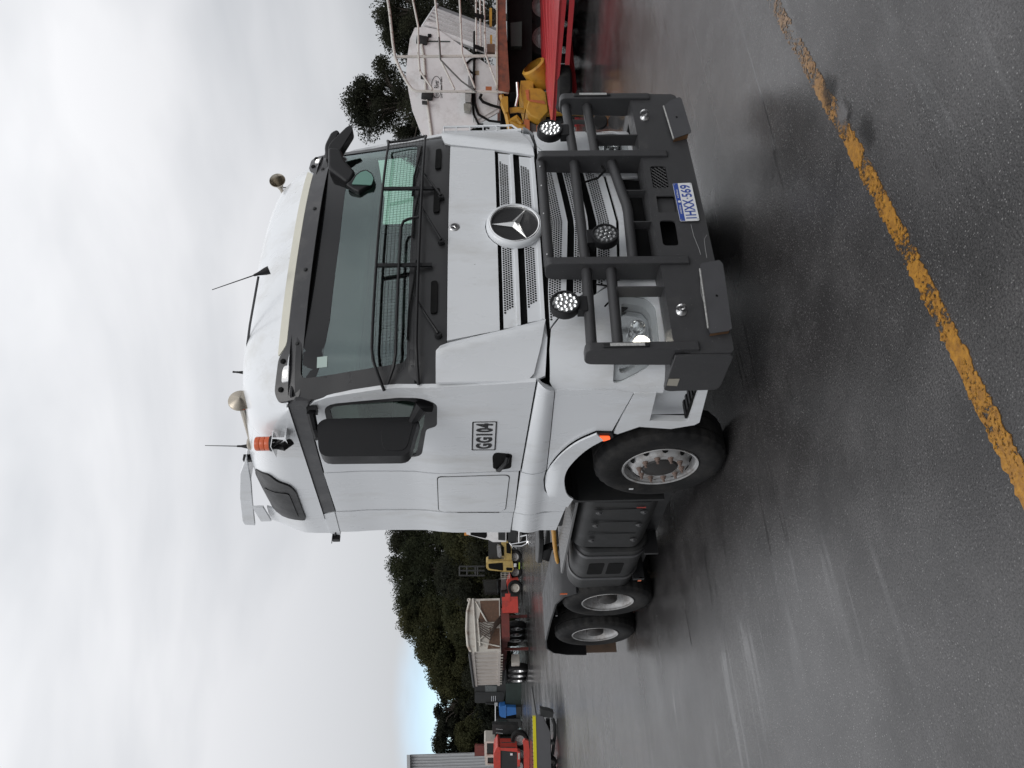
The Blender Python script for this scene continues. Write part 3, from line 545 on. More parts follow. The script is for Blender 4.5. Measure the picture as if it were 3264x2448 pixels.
# --- sun visor
def VMp(x, z, o): return (x, .075+.27*(ab(x)/1.2)**2.2+.30*max(0, z-3.10)-o, z+.035*(x/1.2)**2)
vis_p = rpoly([(-1.215, 3.10), (1.215, 3.10), (1.215, 3.25), (1.15, 3.285), (.93, 3.275), (.86, 3.22), (-.86, 3.22), (-.93, 3.275), (-1.15, 3.285), (-1.215, 3.25)], [.04, .04, .06, .05, .05, .05, .05, .05, .05, .06])
vz = front(vis_p, 'sun_visor', VIS, fm=VMp, th=.018, step=.06)
q = MB(); q.grid(lambda u, v: VMp(-1.2+2.4*u, 3.102-.012*math.sin(v*3.1), -.02-.11*v), 40, 3); q.build('visor_underside', VOID, vz)
q = MB(); q.sheet(rpoly([(-.92, 3.285), (-.84, 3.228), (.84, 3.228), (.92, 3.285)], .03), [], lambda u, v, o: VMp(u, v, o-.012), .012, .1); q.build('visor_flange', CREAM, vz)
for xx in (-.86, -.30, .30, .86): q = MB(); q.lathe([(0, .012), (.012, .010), (.016, 0)], VMp(xx, 3.145, 0), (0, -1, .2), 10); q.build('visor_bolt', DGREY, vz)
for xx in (-1.14, 1.14, -.96, .96): q = MB(); q.lathe([(0, .014), (.016, .012), (.02, 0)], VMp(xx, 3.238, 0), (0, -1, .3), 12); q.build('visor_stud', VOID, vz)
MKW = mat('marker_white', (.78, .78, .78), .35)
for s in (-1, 1):
    q = MB(); q.sheet(rpoly([(s*1.0, 3.185), (s*1.0, 3.225), (s*1.03, 3.235), (s*1.10, 3.235), (s*1.10, 3.185)], .012), [], lambda u, v, o: VMp(u, v, o+.014), .012, .1); q.build('marker_lamp', MKW, vz)
    q = MB()
    for i in range(4): x = s*(1.035+i*.011); q.box((x-.004, VMp(x, 3.21, .017)[1], 3.238), (x+.004, VMp(x, 3.21, .012)[1], 3.248))
    q.build('lamp_diode', LIT, vz)
# --- roof
RK = [.15, .45, .8, 1.2, 1.6, 2.3]; RZ = [3.171, 3.59, 3.716, 3.801, 3.881, 3.895]; RN = 4.265
def zc(y):
    if y <= RK[0]: return RZ[0]
    for i in range(5):
        if y <= RK[i+1]:
            t = (y-RK[i])/(RK[i+1]-RK[i]); m0 = (RZ[i+1]-RZ[max(0, i-1)])/(RK[i+1]-RK[max(0, i-1)]) if i else 1.75; m1 = (RZ[min(5, i+2)]-RZ[i])/(RK[min(5, i+2)]-RK[i]); h = RK[i+1]-RK[i]
            return (2*t**3-3*t*t+1)*RZ[i]+(t**3-2*t*t+t)*h*m0+(-2*t**3+3*t*t)*RZ[i+1]+(t**3-t*t)*h*m1
    return RZ[-1]
def yf0(x): return .15+.09*(x/.96)**2+.9*max(0, ab(x)-.9)**2
def zbnd(y): return 3.22+.05*(y-.4)
def roofP(c, t):
    a = math.pi*(1-c); x = 1.245*math.copysign(ab(math.cos(a))**(2/RN), math.cos(a)); yf = yf0(x); y = yf+t*(2.3-yf); ys = .15+(y-yf)/(2.3-yf)*2.15; zb = zbnd(y); h = max(0, zc(ys)-zb)
    return (x, y, zb+h*max(0, math.sin(a))**(2/RN))
q = MB(); q.grid(lambda u, v: roofP(u, v**1.3), 64, 40)
n_ = len(q.v); back = [i for i in range(n_) if i % 41 == 40]; q.f.append(tuple(back[::-1])); RF = part(q, 'roof', WHITE, ang=60)
def xR(y, z):
    yf = .40; ys = .15+(y-yf)/(2.3-yf)*2.15; zb = zbnd(y); Z_ = zc(ys); t = min(.999, max(0, (z-zb)/(Z_-zb))); return 1.245*(1-t**RN)**(1/RN)
def RM(y, z, o): return (-xR(y, z)-o, y, z)
vent = rpoly([(1.44, 3.60), (1.52, 3.74), (1.75, 3.80), (2.24, 3.82), (2.27, 3.47), (1.70, 3.44), (1.58, 3.47), (1.53, 3.55)], [.03, .06, .05, .03, .04, .05, .05, .04])
q = MB(); q.sheet(vent, [], lambda u, v, o: RM(u, v, o+.018), .03, .05); vt = part(q, 'roof_intake', BLK, both=True)
q = MB(); q.sheet(rpoly([(1.74, 3.72), (2.20, 3.76), (2.21, 3.52), (1.72, 3.50)], .04), [], lambda u, v, o: RM(u, v, o+.024), .006, .05); q.build('intake_grille', BLK, vt[0]); q.mirror().build('intake_grille', BLK, vt[1])
q = MB(); q.sheet([(2.28, 3.31), (2.28, 3.83), (2.57, 3.87), (2.62, 3.55), (2.63, 3.33)], [], lambda u, v, o: (-(1.23-.12*sm(3.5, 3.9, v)+.0*u)-o, u, v), .02, .08); part(q, 'roof_side_fairing', WHITE, both=True)
q = MB(); q.box((-1.2, 2.29, 3.26), (1.2, 2.34, 3.7)); part(q, 'roof_back', WHITE, bevel=.02)
sp_ = [(1.45, 3.80), (1.75, 3.93), (2.2, 4.055), (2.72, 4.17), (2.80, 4.17), (2.82, 4.08), (2.3, 3.97), (1.9, 3.88)]
q = MB(); q.prism(sp_, 0, -1.06, -1.03); q.prism(sp_, 0, 1.03, 1.06); q.grid(lambda u, v: (-1.05+2.1*v, 1.45+1.32*u, 3.80+.37*u**.85), 14, 4); part(q, 'roof_spoiler', WHITE, bevel=.004)
q = MB(); q.box((-1.16, 2.2, 3.84), (-1.14, 2.5, 3.93)); part(q, 'spoiler_bracket', WHITE, both=True)
q = MB(); q.box((-1.05, 1.52, 3.77), (-1.0, 1.56, 3.85)); part(q, 'spoiler_hinge', BLK, both=True)
# horns, beacon, aerials
h0 = onp('A7', 345, 215, 0, -1.02); h1 = onp('A7', 455, 640, 0, -1.02)
ax_ = (h0-h1).normalized()
q = MB(); q.lathe([(.0, .02), (.02, .012), (.05, .0), (.082, -.018), (.085, -.026), (.075, -.034), (.04, -.05), (.022, -.08), (.018, -.3), (.016, (h1-h0).length*-1)], h0, ax_, 28); hn = part(q, 'air_horn', BRASS)
q = MB(); q.lathe([(0, .035), (.03, .032), (.05, .015), (.052, -.02), (.03, -.03)], h1, (0, -.2, 1), 20); q.build('horn_diaphragm', BRASS, hn)
q = MB(); q.cyl(h0-ax_*.1, h0-ax_*.1+Vector((.02, .02, -.10)), .012, 8); q.cyl(h1, h1+Vector((.02, 0, -.10)), .014, 8); q.build('horn_bracket', CHROME, hn)
p2 = onp('Z1', 672, 650, 1, .55)
ax2 = Vector((-.25, -1, .0)).normalized()
q = MB(); q.lathe([(.0, -.1), (.03, -.07), (.05, -.02), (.066, .0), (.068, -.006), (.05, -.03), (.03, -.08), (.016, -.14), (.012, -.5)], p2, ax2, 24); hn = part(q, 'air_horn', BRASS)
q = MB(); q.cyl(p2-ax2*.12, p2-ax2*.12+Vector((0, 0, -.12)), .012, 8); q.build('horn_bracket', CHROME, hn)
bc = onp('A7', 640, 645, 0, -1.32)
q = MB(); q.lathe([(0, .105), (.046, .103), (.05, .095), (.05, .07), (.047, .068), (.05, .064), (.05, .036), (.047, .034), (.05, .03), (.05, .0)], bc, (0, 0, 1), 24); bk = part(q, 'beacon', mat('beacon_orange', (.62, .11, .03), .35, var=.05))
q = MB(); q.lathe([(.054, .0), (.056, -.005), (.056, -.025), (.0, -.026)], bc, (0, 0, 1), 24); q.build('beacon_base', BLK, bk)
q = MB(); q.box((bc.x-.07, bc.y-.08, bc.z-.032), (bc.x+.06, bc.y+.08, bc.z-.027)); q.box((bc.x+.0, bc.y-.085, bc.z-.125), (bc.x+.08, bc.y+.02, bc.z-.115)); q.box((bc.x-.01, bc.y-.085, bc.z-.125), (bc.x, bc.y+.02, bc.z-.03)); q.build('beacon_bracket', CHROME, bk)
q = MB(); q.tube([bc+Vector((.0, .03, -.03)), bc+Vector((-.02, .02, -.09)), bc+Vector((.03, .03, -.14))], .024, 10); q.tube([bc+Vector((-.03, -.03, -.03)), bc+Vector((.0, -.06, -.10))], .012, 8); q.build('beacon_boot', BLK, bk)
def aerial(base, tip, r, br):
    q = MB(); d = (tip-base).normalized(); q.lathe([(br, -.03), (br*.85, .0), (br*.4, .05), (.008, .08)], base, d, 12); a = part(q, 'aerial', BLK)
    q = MB(); q.cyl(base+d*.05, tip, r, 6, r*.6); q.build('aerial_rod', BLK, a)
aerial(onp('Z1', 580, 1340, 0, -.35), onp('Z1', 180, 1478, 0, -.50), .0045, .03)
aerial(onp('A7', 420, 672, 0, -1.02), onp('A7', 10, 664, 0, -1.02), .004, .022)
aerial(onp('A6', 465, 1060, 0, -.6), onp('A6', 400, 1056, 0, -.6), .010, .016)
q = MB(); q.tube([onp('Z1', 530, 1380, 0, -.40)+Vector((0, 0, .0)), onp('A6', 540, 500, 0, -.55), onp('A6', 512, 720, 0, -.62), onp('A6', 512, 790, 0, -.66)], .009, 6); part(q, 'roof_rod', VIS)
c_ = onp('A7', 1270, 1550, 0, -1.24); q = MB(); q.box((c_.x-.03, c_.y-.035, c_.z-.035), (c_.x+.03, c_.y+.03, c_.z+.03)); q.box((c_.x-.035, c_.y-.05, c_.z+.03), (c_.x+.035, c_.y+.06, c_.z+.037), Matrix.Rotation(.25, 3, 'X')); q.tube([(c_.x, c_.y-.02, c_.z+.01), (c_.x, c_.y-.09, c_.z-.01), (c_.x+.01, c_.y-.13, c_.z-.02)], .01, 6); part(q, 'rear_camera', BLK, bevel=.006)
# --- mirrors (the far one is folded out of sight)
for s in (1,):
    def sp(q): return q if s == 1 else q.mirror()
    MY = .48
    pr = rpoly([(-1.575, 2.41), (-1.31, 2.345), (-1.295, 2.39), (-1.30, 2.99), (-1.34, 3.03), (-1.57, 3.0)], [.06, .03, .02, .03, .03, .07])
    q = MB(); q.sheet(pr, [], lambda u, v, o: (u, MY+.35*max(0, -1.36-u)**1.5-o, v), .11, .06); mi = part(sp(q), 'mirror', BLK, bevel=.018, seg=3)
    q = MB(); q.sheet(rpoly([(-1.54, 2.425), (-1.34, 2.38), (-1.335, 2.575), (-1.41, 2.60), (-1.54, 2.58)], [.05, .03, .02, .06, .05]), [], lambda u, v, o: (u, MY-.004+.35*max(0, -1.36-u)**1.5-o, v), .02, .06); sp(q).build('lower_cover', BLK, mi, bevel=.004)
    q = MB(); q.sheet(rpoly([(-1.54, 2.47), (-1.32, 2.42), (-1.32, 3.0), (-1.54, 2.99)], .04), [], lambda u, v, o: (u, MY+.118+o+.35*max(0, -1.36-u)**1.5, v), .004, .1); sp(q).build('mirror_glass', CHROME, mi)
    q = MB(); q.box((-1.275, .40, 3.03), (-1.24, .47, 3.09)); q.tube([(-1.26, .45, 3.06), (-1.29, .42, 3.065), (-1.35, MY+.05, 3.055), (-1.42, MY+.06, 3.03)], .024, 8); sp(q).build('upper_arm', BLK, mi)
    q = MB(); q.tube([(-1.24, .44, 2.28), (-1.27, .40, 2.33), (-1.33, MY+.03, 2.40)], [.05, .04, .03], 8); sp(q).build('lower_arm', BLK, mi)
# front mirror over the passenger side of the windscreen
PY = .06
def PX(k, pts, y): return [(v.x, v.z) for v in (onp(k, a, b, 1, y) for a, b in pts)]
q = MB(); q.prism(rpoly(PX('Z1', [(1040, 500), (1030, 400), (1080, 300), (1125, 278), (1148, 300), (1090, 420), (1075, 500)], .22), .05), 1, .20, .27); fm_ = part(q, 'front_mirror', BLK, bevel=.02, seg=3)
q = MB(); q.prism(rpoly(PX('Z1', [(1060, 490), (1065, 410), (1200, 275), (1238, 258), (1252, 300), (1165, 440), (1130, 490)], .16), .05), 1, .12, .20); q.build('mirror_lobe', BLK, fm_, bevel=.025, seg=3)
q = MB(); q.prism(rpoly(PX('Z1', [(1060, 430), (1155, 435), (1190, 530), (1268, 612), (1232, 680), (1190, 685), (1060, 580)], .14), .03), 1, .10, .20); q.build('mirror_arm', BLK, fm_, bevel=.02, seg=3)
q = MB(); q.prism(rpoly(PX('Z1', [(1190, 685), (1240, 720), (1290, 742), (1345, 708), (1390, 682), (1408, 640), (1390, 600), (1345, 570), (1300, 583), (1262, 612), (1225, 660)], .09), .015), 1, .08, .13); q.build('mirror_head', BLK, fm_, bevel=.01)
q = MB(); q.prism(rpoly(PX('Z1', [(1235, 684), (1384, 690), (1400, 642), (1385, 607), (1345, 580), (1302, 594), (1270, 620)], .078), .01), 1, .072, .079); q.build('mirror_glass', mat('mirror_reflection_green', (.16, .30, .25), .15, metal=.5), fm_)  # the green reflected in this glass is put into its colour
# --- cab interior
q = MB(); q.box((-1.2, .33, 3.185), (1.2, 2.1, 3.20)); part(q, 'headliner', INT)
q = MB(); q.box((-1.17, .36, 2.76), (1.17, .85, 3.18)); part(q, 'overhead_shelf', INT, bevel=.03)
q = MB(); q.box((-1.205, .36, 1.6), (-1.19, 1.40, 2.24)); q.box((-1.205, 1.28, 2.24), (-1.19, 2.1, 3.18)); part(q, 'inner_trim', INT, both=True)
q = MB(); q.box((-1.12, .28, 2.16), (1.12, .70, 2.36)); dsh = part(q, 'dashboard', INT, bevel=.04)
q = MB(); q.box((-.95, .40, 2.36), (-.35, .66, 2.44)); q.build('instrument_hood', INT, dsh, bevel=.03)
q = MB(); q.lathe([(.205+.018*math.cos(a*math.pi/4), .018*math.sin(a*math.pi/4)) for a in range(9)], (-.62, .86, 2.42), (0, -.75, .66), 32); stw = part(q, 'steering_wheel', BLK)
q = MB(); q.box((-.80, .845, 2.40), (-.44, .875, 2.44)); q.cyl((-.62, .86, 2.42), (-.62, .68, 2.22), .03, 8); q.build('steering_column', BLK, stw)
for sx_ in (-.62, .62):
    q = MB(); q.box((sx_-.25, 1.25, 1.95), (sx_+.25, 1.75, 2.12)); st = part(q, 'seat', INT2, bevel=.04)
    q = MB(); q.box((sx_-.24, 1.62, 2.12), (sx_+.24, 1.78, 2.70), Matrix.Rotation(-.15, 3, 'X')); q.build('seat_back', INT2, st, bevel=.05)
    q = MB(); q.box((sx_-.13, 1.74, 2.72), (sx_+.13, 1.84, 2.90)); q.build('headrest', INT2, st, bevel=.04)
q = MB(); q.cyl((.12, .5, 2.36), (.12, .5, 2.47), .01, 8); q.box((.06, .46, 2.47), (.18, .49, 2.56)); part(q, 'phone_holder', INT, bevel=.01)
q = MB(); q.box((-.22, .42, 2.36), (.02, .62, 2.40)); part(q, 'document_tray', mat('paper', (.55, .56, .56), .7), bevel=.01)

# --- bull bar
BY = -.20
def CHM(x, z, o): return (x, BY+.02*(x/1.25)**2+.10*max(0, ab(x)-1.17)**1.0-o, z)
hole_m = rpoly([(.17, .555), (.17, .67), (.40, .665), (.40, .55)], .022)
hole_s = rpoly([(-.075, .535), (-.075, .665), (.09, .66), (.09, .53)], .008)
hole_o = rpoly([(-.385, .565), (-.385, .675), (-.15, .67), (-.15, .56)], .03)
q = MB(); q.sheet([(-1.26, .365), (-1.235, .345), (1.235, .345), (1.26, .365), (1.26, .60), (1.235, .716), (-1.235, .716), (-1.26, .60)], [hole_m, hole_s, hole_o], CHM, .012, .08)
BB = part(q, 'bull_bar', CHAR, label='charcoal steel bull bar with tube rails')
q = MB(); q.grid(lambda u, v: CHM(-1.25+2.5*u, .7165+.006*math.sin(v*3.14), -.17*v), 30, 3); q.build('channel_top', CHAR, BB)
q = MB(); q.sheet([(-1.2, .36), (1.2, .36), (1.2, .70), (-1.2, .70)], [], lambda u, v, o: CHM(u, v, o-.13), .01, .3); q.build('channel_back', VOID, BB)
for s in (1, -1):
    q = MB(); q.prism(rpoly([(-.165, .365), (-.168, .60), (-.16, .716), (.225, .715), (.245, .68), (.235, .365), (.19, .345), (-.145, .347)], [.01, .01, .01, .01, .02, .03, .03, .01]), 0, -s*1.275, -s*1.258); q.build('side_wing', CHAR, BB, bevel=.004)
    q = MB(); q.prism([(-.10, .716), (.225, .712), (.225, .70), (-.10, .70)], 0, -s*1.262, -s*1.12); q.build('wing_top', CHAR, BB)
q = MB(); q.prism([(.09, .638), (.09, .708), (.165, .708), (.175, .638)], 0, -1.2785, -1.2757); q.build('wing_reflector', mat('reflector_grey', (.34, .32, .27), .3), BB)
for s in (1, -1):
    for xx, zt, zb_ in ((.525, 1.482, .52), (1.215, 1.272, .56)):
        yb = CHM(xx, .6, 0)[1]
        pf = rpoly([(yb-.022, zb_), (yb-.022, zt), (yb+.135, zt), (yb+.145, zt-.25), (yb+.155, zb_+.18), (yb+.10, zb_)], [.015, .045, .06, .05, .02, .02], 6)
        q = MB(); q.prism(pf, 0, s*xx-.031, s*xx+.031); q.build('post', CHAR, BB, bevel=.006)
rr_ = .036
def bar(pts, r=rr_, name='rail'): q = MB(); q.tube(pts, r, 16); q.build(name, CHAR, BB)
ty = BY+.055
bar([(-.525, ty, 1.452), (0, ty-.012, 1.455), (.525, ty, 1.455)])
bar([(-.525, ty, 1.205), (0, ty-.012, 1.21), (.525, ty, 1.21)])
bar([(.525, ty, .935), (.14, ty-.01, .885), (.06, ty-.012, .872), (-.02, ty-.012, .868), (-.525, ty, .885)])
for s in (1, -1):
    bar([(s*.525, ty, 1.205), (s*1.215, ty+.03, 1.222)]); bar([(s*.525, ty, 1.04), (s*1.215, ty+.03, 1.055)])
    q = MB(); q.box((s*.745-.005, BY-.0, .715), (s*.745+.005, BY+.10, 1.03)); q.build('gusset', CHAR, BB)
    xs_ = s*1.215; yl = CHM(1.215, .9, 0)[1]-.0225
    q = MB(); q.box((xs_-.014, yl-.012, .875), (xs_+.014, yl, 1.165)); led = part(q, 'position_lamp', DGREY, bevel=.005)
    q = MB(); q.box((xs_-.0105, yl-.016, .905), (xs_+.0105, yl-.0118, 1.12)); q.build('lamp_strip', mat('led_strip', (.42, .42, .41), .35, var=.45, vs_=70), led)
    t = CHM(s*.95, .635, 0)
    q = MB(); q.lathe([(.034, .0), (.034, .006), (.02, .016), (.014, .03)], t, (0, -1, 0), 16); ey = part(q, 'tow_eye', STEEL)
    q = MB(); c0 = Vector(t)+Vector((0, -.05, .008)); q.tube([c0+Vector((0, -math.cos(a*.5236)*.026, math.sin(a*.5236)*.026)) for a in range(13)], .008, 8, False); q.build('eye_ring', STEEL, ey)
for xg, zg in ((.17, .865), (-.14, .858)): q = MB(); q.box((xg-.004, BY+.02, .72), (xg+.004, BY+.09, zg)); q.build('gusset', CHAR, BB)
for pts, s in (([(-.575, .455), (-.565, .335), (-.60, .318), (-1.12, .35), (-1.135, .375), (-1.14, .485), (-1.10, .492), (-.62, .468)], 1), ([(1.06, .475), (1.115, .42), (1.145, .345), (1.12, .33), (.72, .318), (.705, .33), (.665, .455), (.70, .462)], -1)):
    q = MB(); q.sheet(rpoly(pts, .008), [], lambda u, v, o: CHM(u, v, o+.03-.16*(v-.48)), .005, .1); fl_ = part(q, 'hinged_flap', mat('flap_grey', (.050, .050, .054), .42, var=.15, spec=.4, fleck=((.2, .2, .2), 25, .05)), bevel=.0)
    a, b = (pts[-1], pts[6]) if s == 1 else (pts[0], pts[6])
    q = MB(); q.tube([CHM(a[0], a[1], .03), CHM(b[0], b[1], .03)], .007, 6); q.build('piano_hinge', mat('worn_hinge', (.30, .30, .29), .5, var=.5, vs_=70), fl_)
    e0, e1 = (pts[3], pts[5]) if s == 1 else (pts[5], pts[6])
    q = MB(); q.add([CHM(e0[0], e0[1]+.01, .05), CHM(e1[0], e1[1], .028), CHM(e1[0], e1[1], .0), CHM(e0[0], e0[1]+.01, .0)], [(0, 1, 2, 3)]); q.build('rusty_edge', mat('rust_edge', (.16, .085, .04), .7, var=.4), fl_)
    cx = sum(p[0] for p in pts)/len(pts); q = MB(); q.lathe([(0, .001), (.009, .001)], CHM(cx-.0, .40, .045), (0, -1, -.16), 12); q.build('flap_hole', VOID, fl_)
q = MB()
for i in range(-6, 9):
    for s in (1, -1):
        x0 = .17+i*.035; pts = []
        for k in range(13):
            x = x0+k*.01*(1); z = .555+k*.0095 if s == 1 else .67-k*.0095
            if .172 < x < .398: pts.append((x, BY+.01, z))
        if len(pts) > 1: q.tube([pts[0], pts[-1]], .0035, 4)
q.build('expanded_mesh', CHAR, BB)
q = MB(); q.box((-.085, BY+.03, .53), (.095, BY+.036, .672)); q.build('recess_plate', CHAR, BB)
SCR = mat('scratch', (.25, .25, .25), .6)
for pts in ([(-.19, .455), (-.30, .452), (-.42, .435), (-.47, .432)], [(-.29, .36), (-.33, .385), (-.42, .392), (-.50, .395)], [(-.70, .47), (-.80, .482), (-.86, .478)]):
    q = MB(); q.tube([CHM(a, b, .0005) for a, b in pts], .0016, 4); q.build('paint_scratch', SCR, BB)
for xx, zz in ((.42, 1.456), (.22, 1.457), (-.06, 1.456), (-.44, 1.453)):
    q = MB(); q.lathe([(0, .005), (.004, .004), (.007, 0)], (xx, ty-.008-rr_*.92, zz+.012), (0, -1, .3), 8); q.build('rail_screw', STEEL, BB)
# number plate
pc = Vector((.014, BY-.016, .462)); tl = .044
pex, pey = Vector((1, -.006, 0)).normalized(), Vector((0, tl, 1)).normalized(); pn = pex.cross(pey)
def PL(a, b, o=0): return pc+pex*a+pey*b+pn*o
q = MB(); q.sheet(rpoly([(-.186, -.067), (.186, -.067), (.186, .067), (-.186, .067)], .012), [], lambda u, v, o: PL(u, v, o), .003, .2); np_ = part(q, 'number_plate', PLW, label='white and blue number plate')
q = MB(); q.sheet(rpoly([(-.184, .032), (.184, .032), (.184, .0655), (-.184, .0655)], [.001, .001, .01, .01]), [], lambda u, v, o: PL(u, v, o+.0012), .001, .2); q.build('plate_header', BLUEP, np_)
textmb('1HXX', PL(-.165, -.052), pex, pey, .185, .074, bold=.02, th=.0016).build('plate_characters', BLUEP, np_)
textmb('569', PL(.043, -.052), pex, pey, .122, .074, bold=.02, th=.0016).build('plate_characters', BLUEP, np_)
q = MB(); q.lathe([(0, .0016), (.006, .0016)], PL(.031, -.015), pn, 8); q.build('plate_dot', BLUEP, np_)
textmb('WESTERN', PL(-.12, .042), pex, pey, .085, .012, bold=.01, th=.003).build('plate_lettering', PLW, np_)
textmb('AUSTRALIA', PL(.035, .042), pex, pey, .085, .012, bold=.01, th=.003).build('plate_lettering', PLW, np_)
q = MB(); q.lathe([(0, .003), (.011, .003)], PL(0, .046), pn, 12); q.build('plate_crest', PLW, np_)
for a, b in ((-.172, -.058), (.172, -.058), (-.172, .056), (.172, .056)): q = MB(); q.lathe([(0, .004), (.004, .0035), (.005, .001)], PL(a, b), pn, 8); q.build('plate_screw', STEEL, np_)
# driving lights
def dlight(c, R, ax, dim=False, mount=None):
    c = Vector(c); ax = Vector(ax).normalized(); q = MB()
    q.lathe([(0, -.085), (R*.55, -.08), (R*.9, -.05), (R*.97, -.045), (R, -.04), (R, .012), (R*.96, .02), (R*.86, .02), (R*.84, .008)], c, ax, 40, lambda i, j: 1-.035*(j % 2) if i in (2, 3) else 1); d = part(q, 'driving_light', BLK)
    q = MB(); q.lathe([(0, .0), (R*.86, .0)], c, ax, 32); q.build('lamp_back', mat('lamp_dim', (.10, .10, .10), .3) if dim else mat('lamp_bright', (.45, .46, .47), .2, metal=.8, var=.5, vs_=60), d)
    e1 = ax.orthogonal().normalized(); e2 = ax.cross(e1); q = MB()
    cells = [(0, 0)]+[(math.cos(k*math.pi/3), math.sin(k*math.pi/3)) for k in range(6)]+[(1.75*math.cos((k+.5)*math.pi/6), 1.75*math.sin((k+.5)*math.pi/6)) for k in range(12)]
    for a, b in cells:
        o = c+e1*a*R*.36+e2*b*R*.36; q.lathe([(R*.05, .001), (R*.08, .004), (R*.175, .014)], o, ax, 8)
    q.build('reflector_cells', mat('dim_cell', (.16, .16, .165), .3, metal=.3) if dim else CHROME, d)
    if dim:
        q = MB()
        for a, b in cells[:7]: q.lathe([(0, .018), (R*.05, .015), (R*.08, .008)], c+e1*a*R*.36+e2*b*R*.36, ax, 8)
        q.build('lamp_beads', CHROME, d)
    q = MB(); q.lathe([(0, .017), (R*.85, .016)], c, ax, 32); q.build('lamp_lens', LENS, d)
    if mount: q = MB(); q.box(*mount, None); q.build('lamp_bracket', BLK, d, bevel=.004)
dlight((-.85, -.165, 1.372), .098, (0, -1, .05), False, ((-.91, -.17, 1.225), (-.79, -.10, 1.29)))
dlight((.85, -.165, 1.372), .098, (-.0, -1, .02), False, ((.79, -.17, 1.225), (.91, -.10, 1.29)))
dlight((-.30, -.215, 1.065), .094, (0, -1, .08), True, ((-.36, -.21, 1.13), (-.24, -.12, 1.19)))
q = MB(); q.tube([(.49, -.12, 1.0), (.40, -.16, .99), (.33, -.15, 1.05), (.34, -.10, 1.15)], .008, 6); part(q, 'lamp_cable', VOID)
q = MB(); q.tube([(-.55, .0, 1.13), (-.60, -.04, 1.05), (-.70, -.05, 1.02), (-.77, -.03, 1.09)], .006, 6); part(q, 'lamp_cable', VOID)

# --- wheels
TD = 1.044
def make_tyre(w_, seed=0):
    R = TD/2; h = w_/2; q = MB()
    pr = [(.285, 0), (.31, -.004), (.35, .012), (.41, .022), (.455, .018), (.475, .012), (.478, .010), (.505, -.010), (.517, -.022), (R, -.04), (R, -.085), (R-.012, -.088), (R-.012, -.098), (R, -.10), (R, -w_+.10), (R-.012, -w_+.098), (R-.012, -w_+.088), (R, -w_+.085), (R, -w_+.04), (.505, -w_+.01), (.45, -w_-.018), (.35, -w_-.012), (.285, -w_)]
    q.lathe([(r, x) for r, x in pr], (0, 0, 0), (-1, 0, 0), 132, lambda i, j: (1-.018*((j//2) % 2) if i in (7, 8, 9, 18, 19) else 1)); return q
def make_wheel(kind):   # outboard face at x=0 pointing to -x
    o = MB()
    if kind == 'front':
        o.lathe([(.284, .0), (.300, .006), (.303, .0), (.296, -.01), (.280, -.02), (.272, -.05), (.268, -.075), (.258, -.07), (.235, -.03), (.215, -.006), (.20, .004), (.145, .006), (.14, -.01), (.12, -.01)], (0, 0, 0), (-1, 0, 0), 64)
    else:
        o.lathe([(.284, .0), (.300, .006), (.303, .0), (.296, -.01), (.280, -.02), (.268, -.05), (.262, -.12), (.255, -.165), (.235, -.175)], (0, 0, 0), (-1, 0, 0), 64)
    W = o.build('wheel', RIM, TR)
    make_tyre(.30).build('tyre', RUB, W, ang=28)
    if kind == 'rear':
        t = make_tyre(.30).build('tyre', RUB, W, ang=28); t.location = (.345, 0, 0)
        q = MB(); q.lathe([(0, -.0), (.075, -.002), (.10, -.012), (.115, -.03), (.12, -.155), (.16, -.158), (.20, -.163), (.24, -.174)], (0, 0, 0), (-1, 0, 0), 32); q.build('hub', HUB, W)
    else:
        q = MB(); q.lathe([(0, .018), (.075, .02), (.10, .014), (.125, .012), (.138, .0), (.14, -.02)], (0, 0, 0), (-1, 0, 0), 32); q.build('hub', HUB, W)
    d = .006 if kind == 'front' else -.16
    for k in range(10):
        a = 2*math.pi*(k+.5)/10; c = Vector((0, math.cos(a), math.sin(a)))*.1675
        q = MB(); q.lathe([(.024, d), (.024, d+.004), (.018, d+.009), (.0165, d+.022), (.010, d+.026), (.010, d+.045), (0, d+.045)], c, (-1, 0, 0), 10); q.build('wheel_nut', NUT, W)
        if kind == 'front':
            c = Vector((0, math.cos(a+.314), math.sin(a+.314)))*.243
            q = MB(); e = Vector((0, -math.sin(a+.314), math.cos(a+.314))); n0 = Vector((0, math.cos(a+.314), math.sin(a+.314)))
            q.add([c+Vector((.032, 0, 0))+e*.026*math.cos(t*math.pi/4)+n0*.016*math.sin(t*math.pi/4)+Vector((.9*.016*math.sin(t*math.pi/4)*1.6, 0, 0))-Vector((.006, 0, 0)) for t in range(8)], [tuple(range(8))]); q.build('hand_hole', VOID, W)
    return W
YW, WB, AX = 1.4177, 3.4204, 1.3491
wf = make_wheel('front'); wf.location = (-1.24, YW, TD/2)
q = MB(); q.box((-.024, .335, .165), (-.020, .355, .20)); q.build('tyre_tag', PLW, wf)
wr = make_wheel('rear'); wr.location = (-1.245, YW+WB, TD/2)
c = copytree(wf, TR); c.location = (1.24, YW, TD/2); c.rotation_euler = (0, 0, math.pi)
for xs_, yy in ((1.245, YW+WB), (-1.245, YW+WB+AX), (1.245, YW+WB+AX)):
    c = copytree(wr, TR); c.location = (xs_, yy, TD/2); c.rotation_euler = (.7 if xs_ < 0 else 0, 0, math.pi if xs_ > 0 else 0)
